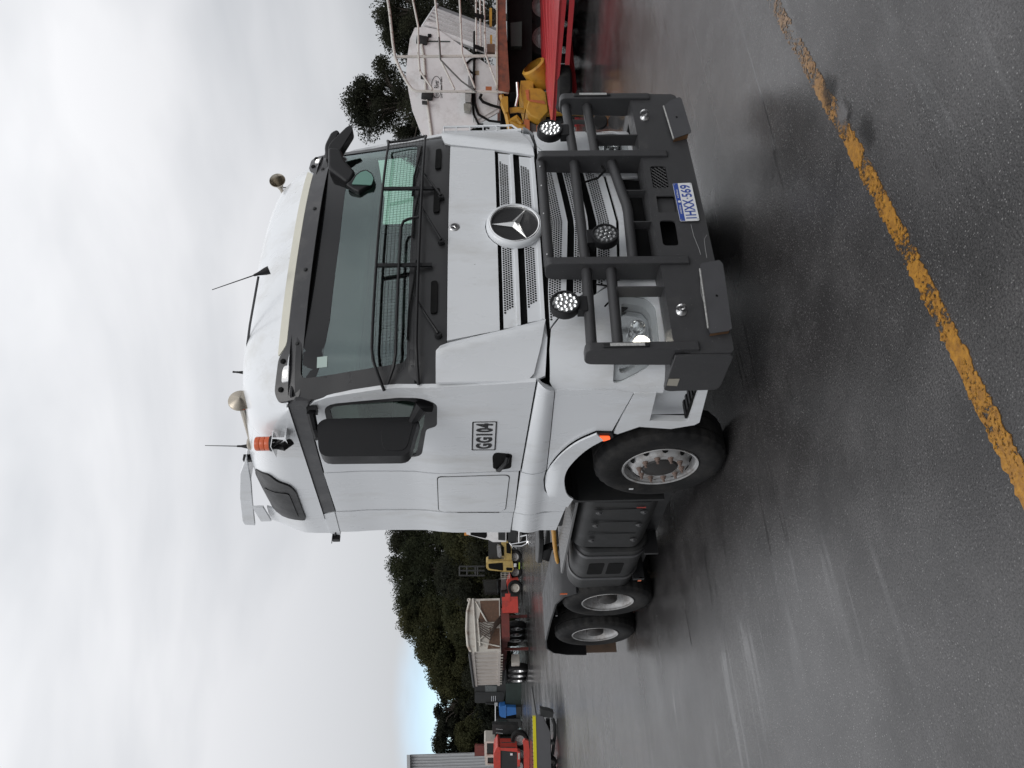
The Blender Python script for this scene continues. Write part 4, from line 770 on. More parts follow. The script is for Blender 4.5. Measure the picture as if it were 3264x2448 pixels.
# --- chassis
for s in (1, -1):
    q = MB(); q.box((s*.40-.04, .4, .78), (s*.40+.04, 7.15, 1.04)); part(q, 'chassis_rail', VOID, bevel=.01)
for yy in (YW, YW+WB, YW+WB+AX): q = MB(); q.cyl((-.95, yy, TD/2), (.95, yy, TD/2), .09, 12); part(q, 'axle', VOID)
q = MB(); q.box((-.9, .3, .75), (.9, 1.0, 1.35)); q.box((-.5, 1.0, .70), (.5, 2.4, 1.38)); part(q, 'engine', VOID)
q = MB(); q.prism([(2.0, .38), (2.0, 1.12), (1.93, 1.2), (1.96, 1.22), (2.035, 1.16), (2.035, .38)], 0, -1.25, -.75); part(q, 'front_mudguard', DGREY, both=True)
q = MB(); q.box((-1.2, 2.25, 1.2), (1.2, 2.68, 1.62)); part(q, 'cab_rear_underside', BLK, bevel=.02)
# battery box and tank on the near side, mirrored equipment on the far side
for s in (1, -1):
    def sp(q): return q if s == 1 else q.mirror()
    q = MB(); q.prism(rpoly([(-1.215, .45), (-1.10, .34), (-.55, .34), (-.55, 1.08), (-1.12, 1.08), (-1.20, 1.0)], [.06, .05, .01, .01, .05, .06]), 1, 2.14, 3.20); bx = part(sp(q), 'battery_box', DGREY, bevel=.012)
    for i in range(3): q = MB(); q.box((-1.2175, 2.27+i*.28, .50), (-1.214, 2.285+i*.28, .95)); sp(q).build('box_rib', BLK, bx)
    for yy in (2.33, 2.62, 2.98):
        for zz in (.50, .90): q = MB(); q.lathe([(0, .016), (.018, .014), (.022, .004), (.034, .0)], (-1.222, yy, zz), (-1, 0, 0), 10); sp(q).build('latch', VIS, bx)
    q = MB(); q.box((-1.226, 2.22, .50), (-1.221, 2.235, .58)); sp(q).build('red_reflector', mat('red_refl', (.35, .05, .04), .4), bx)
    tk = rpoly([(-1.225, .40), (-1.12, .29), (-.62, .29), (-.55, .36), (-.55, .95), (-.62, 1.02), (-1.12, 1.02), (-1.225, .93)], .09, 5)
    q = MB(); q.prism(tk, 1, 3.26, 4.38); tn = part(sp(q), 'fuel_tank', DGREY, bevel=.03, seg=3)
    tk2 = [(-.89+(a+.89)*1.025, .655+(b-.655)*1.03) for a, b in tk]
    for yy in (3.42, 4.06): q = MB(); q.prism(tk2, 1, yy-.03, yy+.03); sp(q).build('tank_strap', VIS, tn, bevel=.004)
    for z0, z1 in ((.50, .66), (.70, .86)): q = MB(); q.sheet(rpoly([(3.60, z0), (3.60, z1), (3.92, z1), (3.92, z0)], .03), [], lambda u, v, o: (-1.229-o, u, v), .01, .2); sp(q).build('tank_step', VOID, tn)
    q = MB(); q.box((-1.20, 2.08, 1.10), (-.50, 3.95, 1.125)); ck = part(sp(q), 'catwalk', PLATE, bevel=.004)
    q = MB()
    for i in range(46):
        for j in range(13):
            y = 2.11+i*.04; x = -1.17+j*.052; d = .012 if (i+j) % 2 else -.012
            q.add([(x-.012, y-d-.003, 1.1262), (x-.012, y-d+.003, 1.1262), (x+.012, y+d+.003, 1.1262), (x+.012, y+d-.003, 1.1262), (x, y, 1.1295)], [(0, 1, 4), (1, 2, 4), (2, 3, 4), (3, 0, 4)])
    sp(q).build('tread_pattern', PLATE, ck, kind='stuff')
    q = MB(); q.prism([(2.2, .20), (2.2, .32), (4.2, .30), (4.2, .18)], 0, -1.0, -.9); q.box((-1.24, 3.30, .20), (-1.0, 3.34, .34)); q.box((-1.24, 4.05, .22), (-1.0, 4.10, .34)); part(sp(q), 'underrun_bracket', BLK)
    q = MB(); q.box((-1.235, 4.05, .24), (-1.225, 4.16, .275)); part(sp(q), 'amber_reflector', ORANGEL)
    # long rear mudguard over both axles
    fp = [(4.46, .92), (4.60, 1.06), (4.85, 1.13), (5.5, 1.15), (6.45, 1.16), (6.80, 1.13), (7.05, 1.02), (7.18, .82), (7.22, .55)]
    q = MB(); fo = [(a, b) for a, b in fp]+[(a+(.0 if b > .9 else -.02), b-.02) for a, b in fp[::-1]]
    q.prism(fo, 0, -1.25, -.60); mg = part(sp(q), 'rear_mudguard', BLK)
    q = MB(); q.box((-1.22, 7.20, .10), (-.62, 7.215, .56)); sp(q).build('mudflap', mat('mudflap_brown', (.10, .065, .045), .7, var=.2, dirt=(.03, .03, .03), ds=4), mg)
    q = MB(); q.box((-.66, 4.6, .40), (-.64, 7.0, 1.12)); sp(q).build('inner_guard', VOID, mg)
    q = MB(); q.cyl((-1.20, 5.47, 1.07), (-.6, 5.47, 1.07), .015, 8); sp(q).build('guard_stay', STEEL, mg)
    q = MB(); q.box((-1.255, 4.47, 1.02), (-1.245, 4.49, 1.10)); sp(q).build('amber_marker', ORANGEL, mg)
hz_ = [(.0, .0)]
q = MB(); q.tube([(-.72, 2.3, 1.36)]+[tuple(onp('Z5', x, y, 0, -.80)) for x, y in ((1279, 100), (1283, 150), (1291, 220), (1302, 280), (1328, 330), (1350, 350))]+[tuple(onp('Z5', 1364, 368, 0, -.80))], .026, 10); part(q, 'air_hose', mat('hose_yellow', (.50, .25, .03), .45))
GRS = mat('greasy_steel', (.012, .012, .012), .4, var=.3, spec=.3)
q = MB(); q.prism(rpoly([(-.40, 5.05), (.40, 5.05), (.46, 5.3), (.46, 5.65), (.30, 6.0), (.08, 5.7), (-.08, 5.7), (-.30, 6.0), (-.46, 5.65), (-.46, 5.3)], .06), 2, 1.20, 1.265); fw = part(q, 'fifth_wheel', GRS, bevel=.012)
for s_ in (1, -1): q = MB(); q.prism([(5.2, 1.06), (5.75, 1.06), (5.62, 1.2), (5.32, 1.2)], 0, s_*.34, s_*.42); q.build('pedestal', GRS, fw)
q = MB(); q.box((-.42, 5.15, 1.042), (.42, 5.8, 1.06)); q.build('mounting_plate', GRS, fw)
q = MB(); q.box((-.46, 2.7, 1.04), (-.36, 4.75, 1.10)); part(q, 'bolted_flange', DGREY)

# ================================================================== BACKGROUND
class BG:   # a thing at forward distance d, its local x to the camera's right, local y away
    def __init__(s, name, label, cat, d, k, x, y, rz=0., group=None):
        p = at(k, x, y, d); s.d = d; s.root = thing(name, label, cat, (p.x, p.y, 0), -YAW+rz, group); s.R = Matrix.Rotation(YAW-rz, 3, 'Z'); s.o = Vector((p.x, p.y, 0))
    def p(s, k, x, y, dd=0): return s.R @ (at(k, x, y, s.d+dd)-s.o)
    def prism(s, name, m, k, pts, a, b, dd=0, parent=None, r=0, **kw):
        P2 = [s.p(k, x, y, dd) for x, y in pts]; P2 = [(v.x, v.z) for v in P2]
        if r: P2 = rpoly(P2, r)
        q = MB(); q.prism(P2, 1, a+dd, b+dd); return q.build(name, m, parent or s.root, **kw)
    def tube(s, name, m, k, pts, r, dd=0, parent=None, n=8, **kw):
        q = MB(); q.tube([s.p(k, x, y, dd) for x, y in pts], r, n); return q.build(name, m, parent or s.root, **kw)
    def wheel(s, k, x, y, R, w_, dd=0, parent=None, axis=(0, 1, 0), rim=RIM):
        c = s.p(k, x, y, dd); c.z = R; ax = Vector(axis).normalized(); q = MB()
        q.lathe([(R*.55, 0), (R*.62, -.02), (R*.9, -.02), (R, .04), (R, w_-.04), (R*.9, w_+.02), (R*.55, w_)], c, ax, 28); W = q.build('wheel', RUB, parent or s.root)
        q = MB(); q.lathe([(0, .08), (R*.3, .07), (R*.36, .09), (R*.5, .06), (R*.55, .0), (R*.58, -.01)], c, ax, 24); q.build('rim', rim, W); return W
YEL = mat('machine_yellow', (.42, .22, .02), .5, var=.15, dirt=(.20, .10, .02), ds=5)
YELP = mat('pale_yellow', (.50, .36, .12), .5, var=.12, dirt=(.25, .18, .08), ds=4)
RED = mat('faded_red', (.38, .03, .035), .35, var=.12, dirt=(.28, .04, .04), ds=2, stretch=(.3, 6, 6))
RED2 = mat('tractor_red', (.48, .05, .035), .4, var=.15, dirt=(.24, .05, .04), ds=4)
REDD = mat('dull_red', (.14, .028, .022), .6, var=.3, dirt=(.06, .03, .025), ds=4)
ORG = mat('rusty_orange', (.42, .12, .04), .6, var=.25)
TIPW = mat('dusty_white', (.52, .49, .44), .6, var=.1, dirt=(.20, .12, .075), ds=3.0, dth=(.52, .70))
TIPS = mat('dusty_white_side', (.50, .46, .42), .6, var=.08, dirt=(.33, .29, .26), ds=3, stretch=(1, 1, .4))
BRN = mat('brown_dust', (.115, .065, .042), .85, var=.35, vs_=9, dirt=(.30, .25, .20), ds=7, dth=(.6, .72))
HOSE = mat('brown_hose', (.045, .028, .02), .7)
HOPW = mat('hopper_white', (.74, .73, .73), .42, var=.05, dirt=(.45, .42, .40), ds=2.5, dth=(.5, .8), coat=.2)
HOPG = mat('hopper_shade_grey', (.25, .25, .255), .5, var=.08)
DKM = mat('dark_machine', (.020, .021, .021), .6, var=.4, vs_=5)
DKG = mat('dark_green_machine', (.018, .030, .026), .6, var=.4, vs_=4)
GLS = glassmat('far_glass', (.25, .27, .27), (1, 1, 1), .02, 1.6)
BLUE = mat('bin_blue', (.025, .13, .38), .45, var=.1)

# --- tipper semi-trailer with red chassis
fl = at('S', 1594, 2076, 36)
T = thing('tipper_trailer', 'cream and rust tipper semi-trailer on a dark red chassis', 'trailer', (fl.x, fl.y, 0), -.02)
W_, ZB, ZT, LN = 2.46, 1.40, 2.78, 7.6
def tb(a, b, name, m, parent=None, **k): q = MB(); q.box(a, b); return q.build(name, m, parent or T, **k)
q = MB(); q.prism([(0, ZB), (W_, ZB), (W_, ZT), (W_*.75, ZT+.15), (W_*.4, ZT+.18), (W_*.12, ZT+.12), (0, ZT-.02)], 1, 0, .08); fr_ = q.build('front_panel', TIPW, T)
for x0, x1, z0, z1 in ((.12, 1.05, ZB+.04, ZB+.62), (1.35, W_-.1, ZB+.05, ZB+1.05)):
    q = MB(); q.prism([(x0, z0), (x1, z0), (x1, z1-.1), (x0+(x1-x0)*.6, z1-.15), (x0, z1)], 1, -.012, -.002); q.build('dust_panel', BRN, fr_)
for a, b, r in (((.0, -.05, ZT-.25), (W_, -.05, ZT-.12), .05), ((.25, -.06, ZB+.95), (1.5, -.06, ZB+1.05), .045), ((1.3, -.06, ZB+.6), (W_-.15, -.06, ZB+1.15), .04), ((.2, -.06, ZB+.05), (.45, -.06, ZT-.3), .035), ((1.25, -.06, ZB+.1), (.55, -.06, ZB+.95), .035)):
    q = MB(); q.tube([a, b], r, 6); q.build('front_brace', TIPW, fr_)
q = MB(); q.tube([(0, 0, ZT), (W_*.12, -.03, ZT+.14), (W_*.4, -.03, ZT+.20), (W_*.75, -.03, ZT+.17), (W_, -.03, ZT+.02)], .06, 8); q.build('top_bow', TIPW, fr_)
for i in range(7):
    x0 = 1.45-.1*i; q = MB(); q.tube([(x0, -.08, ZB+.95), (x0-.2-.03*i, -.22, ZB+.6-.02*i), (x0-.25+.05*i, -.28, ZB+.3), (x0+.1+.05*i, -.18, ZB+.02), (x0+.2, -.1, ZB-.1)], .022, 6); q.build('hydraulic_hose', HOSE, fr_)
q = MB(); q.lathe([(.03, -.03), (.08, -.03), (.08, .03), (.03, .03)], (W_-.05, -.02, ZT+.1), (0, 1, 0), 12); q.build('pivot_ring', TIPW, fr_)
sw = tb((0, .08, ZB), (.05, LN, ZT-.02), 'side_wall', TIPS)
for i in range(9): tb((-.05, .35+i*.84, ZB+.12), (.0, .43+i*.84, ZT-.16), 'side_rib', TIPS, sw)
tb((-.06, .0, ZT-.16), (.0, LN, ZT-.0), 'top_rail', TIPS, sw); tb((-.06, .0, ZB+.0), (.0, LN, ZB+.13), 'lower_rail', TIPS, sw)
for i in range(12): tb((-.09, .4+i*.6, ZB-.10), (-.03, .47+i*.6, ZB+.03), 'cross_member', TIPW, sw)
tb((W_-.05, .08, ZB), (W_, LN, ZT-.02), 'side_wall', TIPS); tb((.05, LN-.06, ZB), (W_-.05, LN, ZT), 'tailgate', TIPS)
tb((.05, .1, ZB), (W_-.05, LN-.1, ZB+.06), 'tub_floor', TIPS)
q = MB(); q.tube([(-.06, -.05, ZT+.06), (-.06, LN, ZT+.02)], .07, 8); q.build('tarp_roll', DKM, T)
tb((.55, -.35, ZB-.42), (1.9, .5, ZB-.05), 'front_bolster', REDD); tb((.75, .0, ZB-.35), (.95, LN, ZB-.08), 'chassis_beam', REDD); tb((1.5, .0, ZB-.35), (1.7, LN, ZB-.08), 'chassis_beam', REDD)
tb((1.65, -.4, .55), (2.4, -.3, ZB-.1), 'ladder_plate', RED2); tb((2.2, -.42, .9), (2.55, -.35, ZB-.25), 'step_plate', RED2)
for xx in (.45, 2.0):
    lg = tb((xx-.06, 1.5, .05), (xx+.06, 1.62, ZB-.2), 'landing_leg', REDD); tb((xx-.14, 1.45, .0), (xx+.14, 1.67, .05), 'leg_foot', DKM, lg)
tb((.02, 2.6, .45), (.45, 3.3, .85), 'tool_box', TIPW, bevel=.02)
tb((.0, 4.0, 1.12), (.5, 7.6, 1.16), 'mudguard', DKM)
for i in range(3):
    for xx, ax in ((0.02, 1), (W_-.32, 1)):
        q = MB(); c = Vector((xx, 4.4+i*1.22, .50)); q.lathe([(.28, 0), (.31, -.02), (.45, -.02), (.5, .04), (.5, .26), (.45, .32), (.28, .30)], c, (1, 0, 0), 24); Wh = q.build('wheel', RUB, T)
        q = MB(); q.lathe([(0, .1), (.12, .08), (.2, .12), (.26, .08), (.28, -.01), (.31, -.02)], c, (1, 0, 0), 24); q.build('rim', STEEL, Wh)

# --- old red tractor by the shed
B = BG('tractor', 'old red tractor with pale framed cab beside the grey shed', 'tractor', 41, 'B2', 1590, 1330)
B.prism('cab_frame', TIPW, 'B2', [(1015, 1300), (1030, 1285), (1160, 1290), (1160, 1310), (1050, 1310), (1050, 1460), (1160, 1470), (1160, 1500), (1060, 1500), (1060, 1580), (1150, 1590), (1150, 1600), (1030, 1600), (1020, 1500)], -.1, 1.2)
B.prism('cab_window', GLS, 'B2', [(1050, 1310), (1160, 1310), (1160, 1470), (1050, 1460)], .0, .02)
B.prism('cab_window', GLS, 'B2', [(1060, 1500), (1150, 1500), (1150, 1590), (1060, 1580)], .0, .02)
B.prism('cab_back', DKM, 'B2', [(1040, 1300), (1160, 1300), (1160, 1590), (1040, 1590)], .9, 1.1)
B.prism('bonnet', RED2, 'B2', [(1190, 1210), (1140, 1300), (1135, 1480), (1150, 1530), (1180, 1560), (1225, 1540), (1225, 1240)], -1.3, .1, r=.08)
B.prism('grille', DKM, 'B2', [(1225, 1260), (1225, 1530), (1440, 1530), (1440, 1260)], -1.25, .2)
B.prism('grille_side', RED2, 'B2', [(1215, 1235), (1215, 1265), (1440, 1290), (1440, 1240)], -1.3, -.2)
for yy in (1320, 1385, 1450): B.tube('grille_bar', DKG, 'B2', [(1240, yy), (1430, yy)], .018, -1.28)
B.prism('front_weight', RED2, 'B2', [(1440, 1250), (1440, 1450), (1475, 1440), (1475, 1260)], -1.55, -1.2)
B.prism('headlamp', LIT if 0 else PLW, 'B2', [(1350, 1305), (1350, 1330), (1380, 1330), (1380, 1305)], -1.32, -1.26); B.prism('lettered_plate', TIPW, 'B2', [(1448, 1270), (1448, 1350), (1468, 1350), (1468, 1270)], -1.57, -1.555)
B.prism('blade', RED2, 'B2', [(1500, 1080), (1530, 1050), (1575, 1070), (1590, 1200), (1588, 1530), (1560, 1550), (1520, 1500), (1515, 1150)], -2.0, -1.8, dd=0)
B.prism('rear_panel', REDD, 'B2', [(885, 1510), (880, 1659), (1020, 1659), (1030, 1520)], 1.4, 1.6)
B.prism('exhaust_stack', DKM, 'B2', [(1125, 1105), (1125, 1240), (1470, 1240), (1470, 1120)], .3, .7)
for yy in (1140, 1190): B.tube('pipe', STEEL, 'B2', [(1170, yy), (1260, yy+10)], .03, .25)
B.wheel('B2', 1500, 1640, .62, .4, dd=.3); B.wheel('B2', 1500, 1290, .45, .3, dd=-.6); B.wheel('B2', 1500, 1480, .45, .3, dd=-.6)
B.prism('fender', RED2, 'B2', [(1230, 1560), (1200, 1600), (1200, 1700), (1440, 1700), (1440, 1640), (1260, 1590)], -.2, .3)

# --- low trailer with a yellow stripe
B = BG('low_trailer', 'low grey trailer with a yellow stripe along its top edge', 'trailer', 22.5, 'B2', 1960, 1300)
B.prism('side_panel', mat('panel_grey', (.085, .085, .09), .5, var=.1), 'B2', [(1700, 970), (1790, 968), (1800, 985), (1890, 1180), (1905, 1700), (1720, 1900)], 0, .12)
B.prism('yellow_stripe', mat('hi_vis_yellow', (.62, .55, .01), .45), 'B2', [(1658, 975), (1698, 975), (1722, 1900), (1680, 1900)], -.012, .10)
for i in range(14): yy = 985+i*52; B.tube('lashing_hook', BLK, 'B2', [(1632+i*1.2, yy), (1660+i*1.2, yy+4)], .008, .02)
B.prism('end_ramp', DKM, 'B2', [(1755, 870), (1760, 965), (1800, 985), (1925, 1000), (1940, 930), (1880, 900), (1800, 885)], .02, .25, bevel=.01)
B.prism('deck', DKM, 'B2', [(1702, 980), (1720, 980), (1745, 1900), (1725, 1900)], .13, 2.3)
B.tube('under_rail', DKM, 'B2', [(1925, 1000), (1950, 1080), (1955, 1200), (1940, 1330), (1925, 1480)], .045, .2)
B.tube('chassis_tube', DKM, 'B2', [(1860, 1000), (1880, 1450), (1890, 1700)], .06, .4)
B.prism('bracket', DKM, 'B2', [(1900, 1320), (1940, 1315), (1955, 1345), (1905, 1350)], .0, .2)
B.wheel('B2', 1930, 1590, .17, .16, dd=.2); B.wheel('B2', 1930, 1700, .17, .16, dd=.2)

# --- yellow cabbed yard tractor
B = BG('yard_tractor', 'pale yellow cabbed yard tractor with red mudguard and ladder', 'tractor', 44.7, 'B1', 1925, 700)
B.prism('cab', YELP, 'B1', [(1450, 590), (1470, 575), (1680, 570), (1800, 570), (1815, 680), (1790, 720), (1700, 715), (1480, 690), (1450, 660)], 0, 1.3, r=.05)
B.prism('cab_window', VOID, 'B1', [(1480, 605), (1670, 592), (1675, 700), (1500, 672), (1480, 650)], -.012, -.002, r=.05); B.prism('door_window', VOID, 'B1', [(1712, 665), (1730, 655), (1800, 665), (1790, 700), (1720, 698)], -.012, -.002)
B.prism('side_deck', YELP, 'B1', [(1650, 320), (1650, 350), (1690, 400), (1690, 575), (1790, 575), (1785, 330)], .1, .5); B.prism('deck_opening', VOID, 'B1', [(1715, 340), (1760, 335), (1780, 420), (1775, 480), (1720, 470)], .085, .1)
B.prism('silencer', STEEL, 'B1', [(1600, 350), (1590, 380), (1600, 510), (1630, 525), (1655, 510), (1640, 370)], -.1, .15, r=.05); B.prism('engine', DKM, 'B1', [(1480, 340), (1480, 570), (1650, 570), (1650, 340)], .5, 1.0)
for yy in (645, 700, 765): B.tube('mast_upright', DKM, 'B1', [(1095, yy), (1430, yy)], .05, 1.4)
for xx in (1100, 1200, 1310, 1340): B.tube('mast_rung', DKM, 'B1', [(xx, 640), (xx, 770)], .045, 1.4)
B.prism('red_chassis', RED2, 'B1', [(1760, 720), (1730, 840), (1720, 870), (1750, 1010), (1770, 860), (1800, 830), (1880, 820), (1870, 790), (1790, 800)], -.1, .6)
for yy in (730, 755, 780, 800): B.tube('ladder_rung', TIPW, 'B1', [(1645, yy), (1765, yy)], .014, -.2)
for xx in (1648, 1700, 1760): B.tube('ladder_rail', TIPW, 'B1', [(xx, 728), (xx, 804)], .014, -.2)
B.prism('side_glass', GLS, 'B1', [(1400, 830), (1420, 1030), (1640, 1040), (1650, 830)], .3, .33); B.prism('rear_box', HOPG, 'B1', [(1410, 890), (1440, 1040), (1640, 1035), (1720, 1000), (1720, 860), (1500, 900)], .9, 1.2)
B.wheel('B1', 1840, 930, .42, .35, dd=-.3, rim=TIPW); B.wheel('B1', 1840, 720, .4, .35, dd=.2); B.wheel('B1', 1840, 520, .4, .35, dd=.2)
B.prism('number_card', PLW, 'B1', [(1815, 605), (1815, 650), (1850, 650), (1850, 605)], -.03, .0); B.prism('hi_vis_tape', mat('hi_vis_green', (.45, .60, .03), .5), 'B1', [(1880, 590), (1880, 680), (1895, 680), (1895, 590)], -.03, .0)
B.prism('rear_chassis', DKM, 'B1', [(1650, 1010), (1650, 1180), (1890, 1180), (1890, 1010)], .2, 1.5)

# --- white truck facing us behind the cab
B = BG('tipper_truck', 'white tipper truck with chrome bull bar half hidden behind the cab', 'truck', 38.3, 'B1', 1990, 250)
B.prism('cab_side', HOPW, 'B1', [(1150, -300), (1190, 215), (1420, 280), (1480, 290), (1540, 320), (1715, 320), (1730, -300)], 0, 1.4)
B.prism('windscreen', VOID, 'B1', [(1220, -250), (1245, 225), (1440, 270), (1460, 240), (1430, -250)], -.015, -.002); B.prism('grille', DKM, 'B1', [(1610, -250), (1610, 290), (1700, 300), (1700, -250)], -.03, -.002)
for yy in (190, 215, 240, 265): B.tube('grille_bar', STEEL, 'B1', [(1615, yy), (1695, yy+4)], .012, -.04)
B.prism('bumper', DKM, 'B1', [(1740, -300), (1740, 300), (1850, 310), (1850, -300)], -.3, .3)
for pts in ([(1780, 350), (1900, 330), (1990, 310), (2040, 280), (2045, 100)], [(1780, 375), (1920, 375), (1985, 345), (2000, 310)], [(1885, 330), (1885, 230), (1890, 100)], [(1760, 330), (1790, 370)], [(1990, 310), (1985, 230), (1900, 250)]): B.tube('bull_bar_tube', CHROME, 'B1', pts, .035, -.45)
B.prism('tipper_body', mat('tipper_orange', (.55, .22, .04), .5, var=.1), 'B1', [(1150, -300), (1150, 310), (1420, 290), (1420, -300)], 1.5, 5.0)
B.wheel('B1', 1850, 250, .5, .3, dd=.4); B.wheel('B1', 1850, -150, .5, .3, dd=.4)

# --- dark shed-like plant and a blue bin
B = BG('screening_plant', 'dark green screening plant with frames beside the blue bin', 'machine', 49, 'B2', 1505, 680)
B.prism('rear_body', DKM, 'B2', [(885, 500), (885, 560), (890, 780), (930, 790), (1270, 780), (1320, 500)], 0, 2.0); B.prism('back_window', mat('dim_pane', (.10, .11, .11), .3), 'B2', [(1025, 555), (1030, 640), (1180, 655), (1180, 560)], -.03, -.005)
B.prism('lower_frame', DKG, 'B2', [(1300, 520), (1300, 800), (1500, 800), (1505, 520)], -.2, 1.5)
for xx in (1115, 1140, 1165): B.tube('louvre', STEEL, 'B2', [(xx, 700), (xx, 770)], .02, -.05)
for pts in ([(1330, 520), (1330, 800)], [(1300, 650), (1500, 650)], [(1030, 800), (1190, 815)], [(890, 660), (1260, 660)]): B.tube('frame_tube', DKM, 'B2', pts, .05, -.15)
B.prism('lamp_unit', STEEL, 'B2', [(1150, 770), (1150, 815), (1190, 815), (1190, 770)], -.2, -.1)
B.prism('engine_box', DKM, 'B2', [(1170, 985), (1170, 1100), (1500, 1100), (1500, 985)], -.2, 1.0); B.prism('cover', DKG, 'B2', [(1190, 1000), (1190, 1040), (1310, 1040), (1310, 1000)], -.3, -.2)
B.tube('conveyor_rail', STEEL, 'B2', [(1165, 830), (1165, 1110)], .04, .4)
B.prism('skid', DKM, 'B2', [(1440, 800), (1440, 1110), (1500, 1110), (1500, 800)], -.1, .8)
B = BG('blue_bin', 'bright blue plastic bin standing on the dark plant', 'bin', 48.4, 'B2', 1500, 900)
B.prism('bin_body', BLUE, 'B2', [(1300, 845), (1300, 970), (1440, 945), (1435, 855)], 0, .6); B.prism('bin_lid', BLUE, 'B2', [(1210, 860), (1215, 835), (1295, 825), (1300, 985), (1240, 975), (1215, 950)], -.05, .65, r=.05); B.tube('bin_rim', BLUE, 'B2', [(1298, 820), (1298, 990)], .03, -.06)
B.prism('bin_stand', DKM, 'B2', [(1440, 850), (1440, 950), (1508, 950), (1508, 850)], 0, .6)

# --- grey shed
B = BG('shed', 'pale grey corrugated steel shed at the far left', 'building', 50, 'B2', 1560, 1440)
SHD = mat('shed_cladding', (.42, .43, .44), .5, var=.05, dirt=(.36, .36, .36), ds=1)
c1, c2, c3, c4 = (B.R @ (at('S', 1560, y, d_)-B.o) for y, d_ in ((2397, 50), (3000, 50), (3000, 62), (2408, 62)))
ztop = at('S', 1309, 2397, 50).z
q = MB(); q.prism([(v.x, v.y) for v in (c1, c2, c3, c4)], 2, 0, ztop); wl = q.build('cladding_wall', SHD, B.root)
for i in range(30): xx = c1.x-.05-i*.19; q = MB(); q.box((xx-.03, -.035, .1), (xx+.03, .0, ztop-.05)); q.build('cladding_rib', SHD, wl)
q = MB(); q.prism([(c1.x+.14, -.25), (c2.x, -.25), (c3.x, c3.y), (c4.x+.14, c4.y)], 2, ztop, ztop+.2); q.build('gutter', SHD, B.root)
B.tube('wall_lamp', BLK, 'B2', [(930, 1425), (935, 1470)], .04, -.2)

# --- white hopper trailer on the right
B = BG('hopper_trailer', 'white live bottom hopper trailer with a lettered oval on its front', 'trailer', 17.8, 'S', 1800, 280)
hp = [(1300, 190), (1296, 245), (1304, 300), (1315, 355), (1340, 420), (1362, 470), (1402, 490), (1450, 452), (1522, 398), (1591, 358), (1595, 215), (1555, 210), (1398, 100), (1356, 93), (1324, 95), (1308, 131)]
bh = B.prism('front_bulkhead', HOPW, 'S', hp, 0, .08)
B.prism('fold_panel', HOPW, 'S', [(1508, 205), (1515, 390), (1585, 350), (1588, 215)], -.03, -.005, parent=bh)
B.prism('seam', HOPG, 'S', [(1509, 150), (1509, 395), (1511, 395), (1511, 150)], -.034, -.031, parent=bh)
for x, y, r in ((1520, 315, .03), (1523, 350, .05), (1520, 265, .035), (1555, 347, .03), (1562, 362, .025), (1550, 225, .02), (1393, 196, .02)):
    c = B.p('S', x, y); q = MB(); q.lathe([(0, .036), (r*.8, .036), (r, .028)], c, (0, -1, 0), 7); q.build('bolt_hole', VOID, bh)
for d_, pts in ((.0, [(1332, 97), (1398, 97)]),): B.prism('corner_flange', HOPW, 'S', [(1352, 88), (1360, 80), (1398, 82), (1402, 100)], -.06, .05)
q = MB(); a, b = B.p('S', 1398, 90, 0), B.p('S', 1575, 215, 0)
A_, B_ = B.p('S', 1356, 93), B.p('S', 1398, 98); dirn = Vector((1.0, 1.75, 0)).normalized()
def hside(u, v, o): # sloping right flank: u along the trailer, v down the slope
    top = A_+dirn*u; low = Vector((a.x-.75, 0, 1.35))+dirn*u
    return tuple(top.lerp(low, v)+Vector((.86, -.5, .1))*o)
q = MB(); q.sheet([(0, 0), (7, 0), (7, 1), (0, 1)], [], lambda u, v, o: hside(u, v, o), .05, .5); hs = q.build('flank', HOPG, B.root)  # this side lies in shade, and the shade is put into its grey
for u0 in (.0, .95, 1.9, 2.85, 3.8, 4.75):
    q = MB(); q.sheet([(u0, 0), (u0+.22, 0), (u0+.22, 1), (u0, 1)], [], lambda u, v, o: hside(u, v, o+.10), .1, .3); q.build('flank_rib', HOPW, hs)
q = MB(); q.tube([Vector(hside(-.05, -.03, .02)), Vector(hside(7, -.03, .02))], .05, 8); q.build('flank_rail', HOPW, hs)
B.tube('tarp_tube', WORNW, 'S', [(1341, 120), (1352, 190), (1358, 300), (1372, 400), (1382, 480)], .030, -.12); B.tube('tarp_tube', STEEL, 'S', [(1353, 120), (1364, 300), (1392, 470)], .016, -.06)
for x, y in ((1346, 128), (1362, 305)): c = B.p('S', x, y, -.12); q = MB(); q.lathe([(0, -.13), (.08, -.13), (.1, -.10), (.1, .12), (0, .13)], c, (.2, 0, 1), 14); q.build('tarp_motor', DKM, B.root)
for x, y in ((1356, 338), (1352, 258)): B.prism('tarp_clamp', DKM, 'S', [(x-8, y-4), (x-8, y+5), (x+8, y+6), (x+8, y-3)], -.16, -.08)
for pts, r, dd in (([(1512, 100), (1512, 170), (1510, 250), (1513, 330), (1525, 365), (1560, 385), (1600, 390)], .035, -.15), ([(1535, 300), (1530, 312), (1540, 325), (1565, 335), (1600, 345)], .04, -.2), ([(1535, 180), (1500, 190), (1484, 205), (1490, 220), (1515, 240)], .03, -.1), ([(1505, 290), (1507, 330), (1510, 365), (1525, 395), (1560, 410)], .03, -.12)): B.tube('air_line', VOID, 'S', pts, r*.8, dd)
B.prism('work_lamp', mat('lamp_box', (.30, .30, .29), .3, var=.3, vs_=12), 'S', [(1483, 312), (1483, 338), (1502, 340), (1504, 312)], -.2, -.04, bevel=.01); B.prism('lamp_top', BLK, 'S', [(1484, 301), (1484, 312), (1504, 313), (1503, 302)], -.2, -.04); B.prism('work_lamp', mat('lamp_box2', (.25, .25, .22), .3, var=.3), 'S', [(1479, 343), (1480, 366), (1500, 368), (1502, 344)], -.2, -.04, r=.03)
